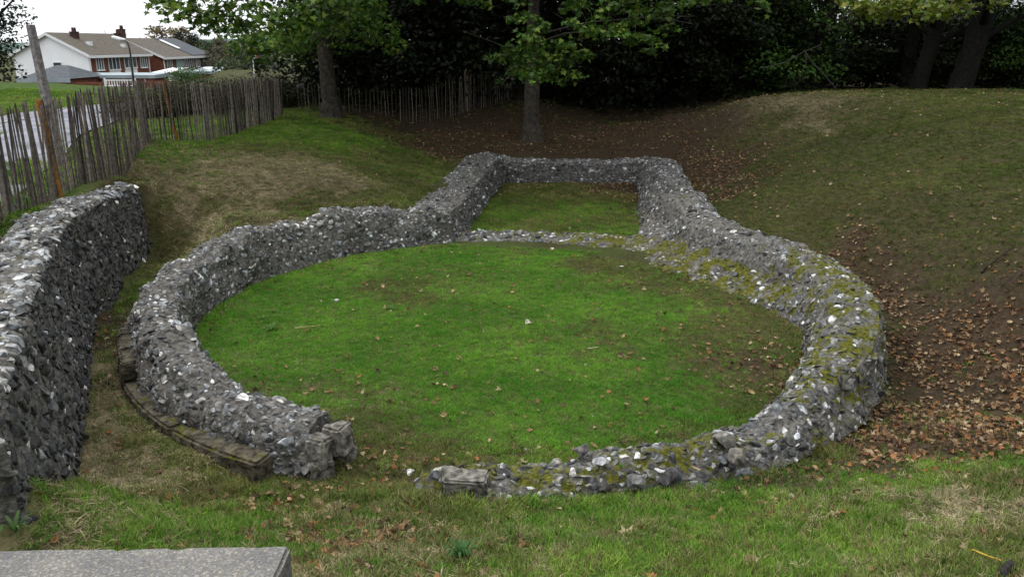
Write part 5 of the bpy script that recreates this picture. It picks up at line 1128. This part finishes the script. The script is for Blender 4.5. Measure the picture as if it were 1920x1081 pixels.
weed(507, 618, .22, 'broad-leaved weed rosette at the left of the nave lawn'); weed(490, 598, .14, 'small pale weed just behind the left lawn rosette', 7); weed(735, 578, .26, 'flat spreading weed right of the white chip on the lawn', 12, up=.25)
weed(865, 1050, .22, 'strap-leaved grass clump at the bottom edge, left of centre', 16, (.03, .12, .025), 1.0); weed(825, 1070, .09, 'tiny light green weed beside the strap-leaved clump', 6, (.07, .22, .03), .8)
weed(512, 510, .12, 'little weed at the inner foot of the left arc', 8); weed(1385, 560, .15, 'weed by the mossy bench at the right of the lawn', 8); weed(35, 395, .32, 'leafy weed on the grass behind the retaining wall, at the left edge', 14, (.05, .2, .02), .9); weed(75, 375, .25, 'dandelion-like weed beside the larger one behind the retaining wall', 12, (.05, .2, .02), .8)
weed(343, 570, .10, 'fern-like sprig growing out of the inner face of the left arc', 7, (.04, .13, .02), .9, z=.45); weed(240, 622, .12, 'grey-green weed at the upper end of the plinth', 7, (.12, .18, .1), .6); weed(785, 402, .10, 'green sprig on the left chancel wall', 7, (.05, .14, .02), .9, z=.86); weed(893, 322, .14, 'green tuft on the far left chancel corner', 8, (.05, .14, .02), .9, z=.88)
weed(1165, 880, .09, 'small green sprig among the front wall stones', 7, (.05, .16, .02), .9, z=.22); weed(1312, 905, .12, 'weed in the leaves at the foot of the front wall', 9, (.04, .12, .02), .8); weed(30, 1000, .18, 'thistle-like weed in the bottom left corner', 9, (.06, .16, .04), .8)
# sticks
def stick(px0, py0, px1, py1, r, lab, c=(.3, .25, .18), lift=.03, Z=None):
    a, b2 = pick([px0, px1], [py0, py1]); m = MB(); n = 6; o = Vector(a)
    m.tube([Vector(a).lerp(Vector(b2), k/n)-o+Vector((random.gauss(0, .012), random.gauss(0, .01), lift+.01*k)) for k in range(n+1)], [r*(1-.5*k/n) for k in range(n+1)], 6, c, .1); q = m.build('stick', M['pale']); q.location = o; return tag(q, lab, 'stick')
stick(1240, 862, 1310, 905, .03, 'pale crooked stick lying at the foot of the front wall', (.3, .22, .14), .1); stick(1835, 515, 1905, 470, .02, 'dark bent twig on the right-hand slope', (.03, .025, .02), .05); stick(1895, 1068, 1872, 1100, .035, 'short black stick at the bottom right corner', (.03, .028, .03), .05)
stick(1820, 1040, 1870, 1078, .008, 'thin yellow leaf stalk at the lower right', (.5, .35, .05), .06); stick(552, 617, 600, 619, .008, 'straw-coloured stem lying on the left of the lawn', (.45, .38, .2), .03); stick(461, 862, 505, 812, .004, 'thin dry grass stem leaning on the plinth', (.35, .3, .18), .1)
stick(1100, 655, 1125, 660, .008, 'short pale twig near the bare patch on the lawn', (.5, .45, .35), .03)

# name the place of look-alikes within their row, counted from the left
ORD = 'first second third fourth fifth sixth seventh eighth ninth tenth eleventh twelfth thirteenth fourteenth fifteenth sixteenth seventeenth eighteenth nineteenth twentieth'.split()
ORD += ['twenty-'+w for w in ORD[:9]]+['thirtieth']
for grp, base in ((WG, 'dark leafy tree in the wood behind the ruin'), ('dark shrubs under the wood', 'low dark evergreen shrub behind the far paling fence'), ('trees beyond the right-hand mound', 'lighter tree with sky showing through beyond the mound'),
                  ('bushes beyond the right-hand mound', 'green bush under the trees beyond the mound'), ('brambles behind the paling fence', 'brown-green bramble behind the left paling fence')):
    lst = sorted([o for o in S.objects if o.get('group') == grp], key=lambda o: o.location.x/o.location.y)
    for i, o in enumerate(lst): o['label'] = base+', '+ORD[i]+' from the left'
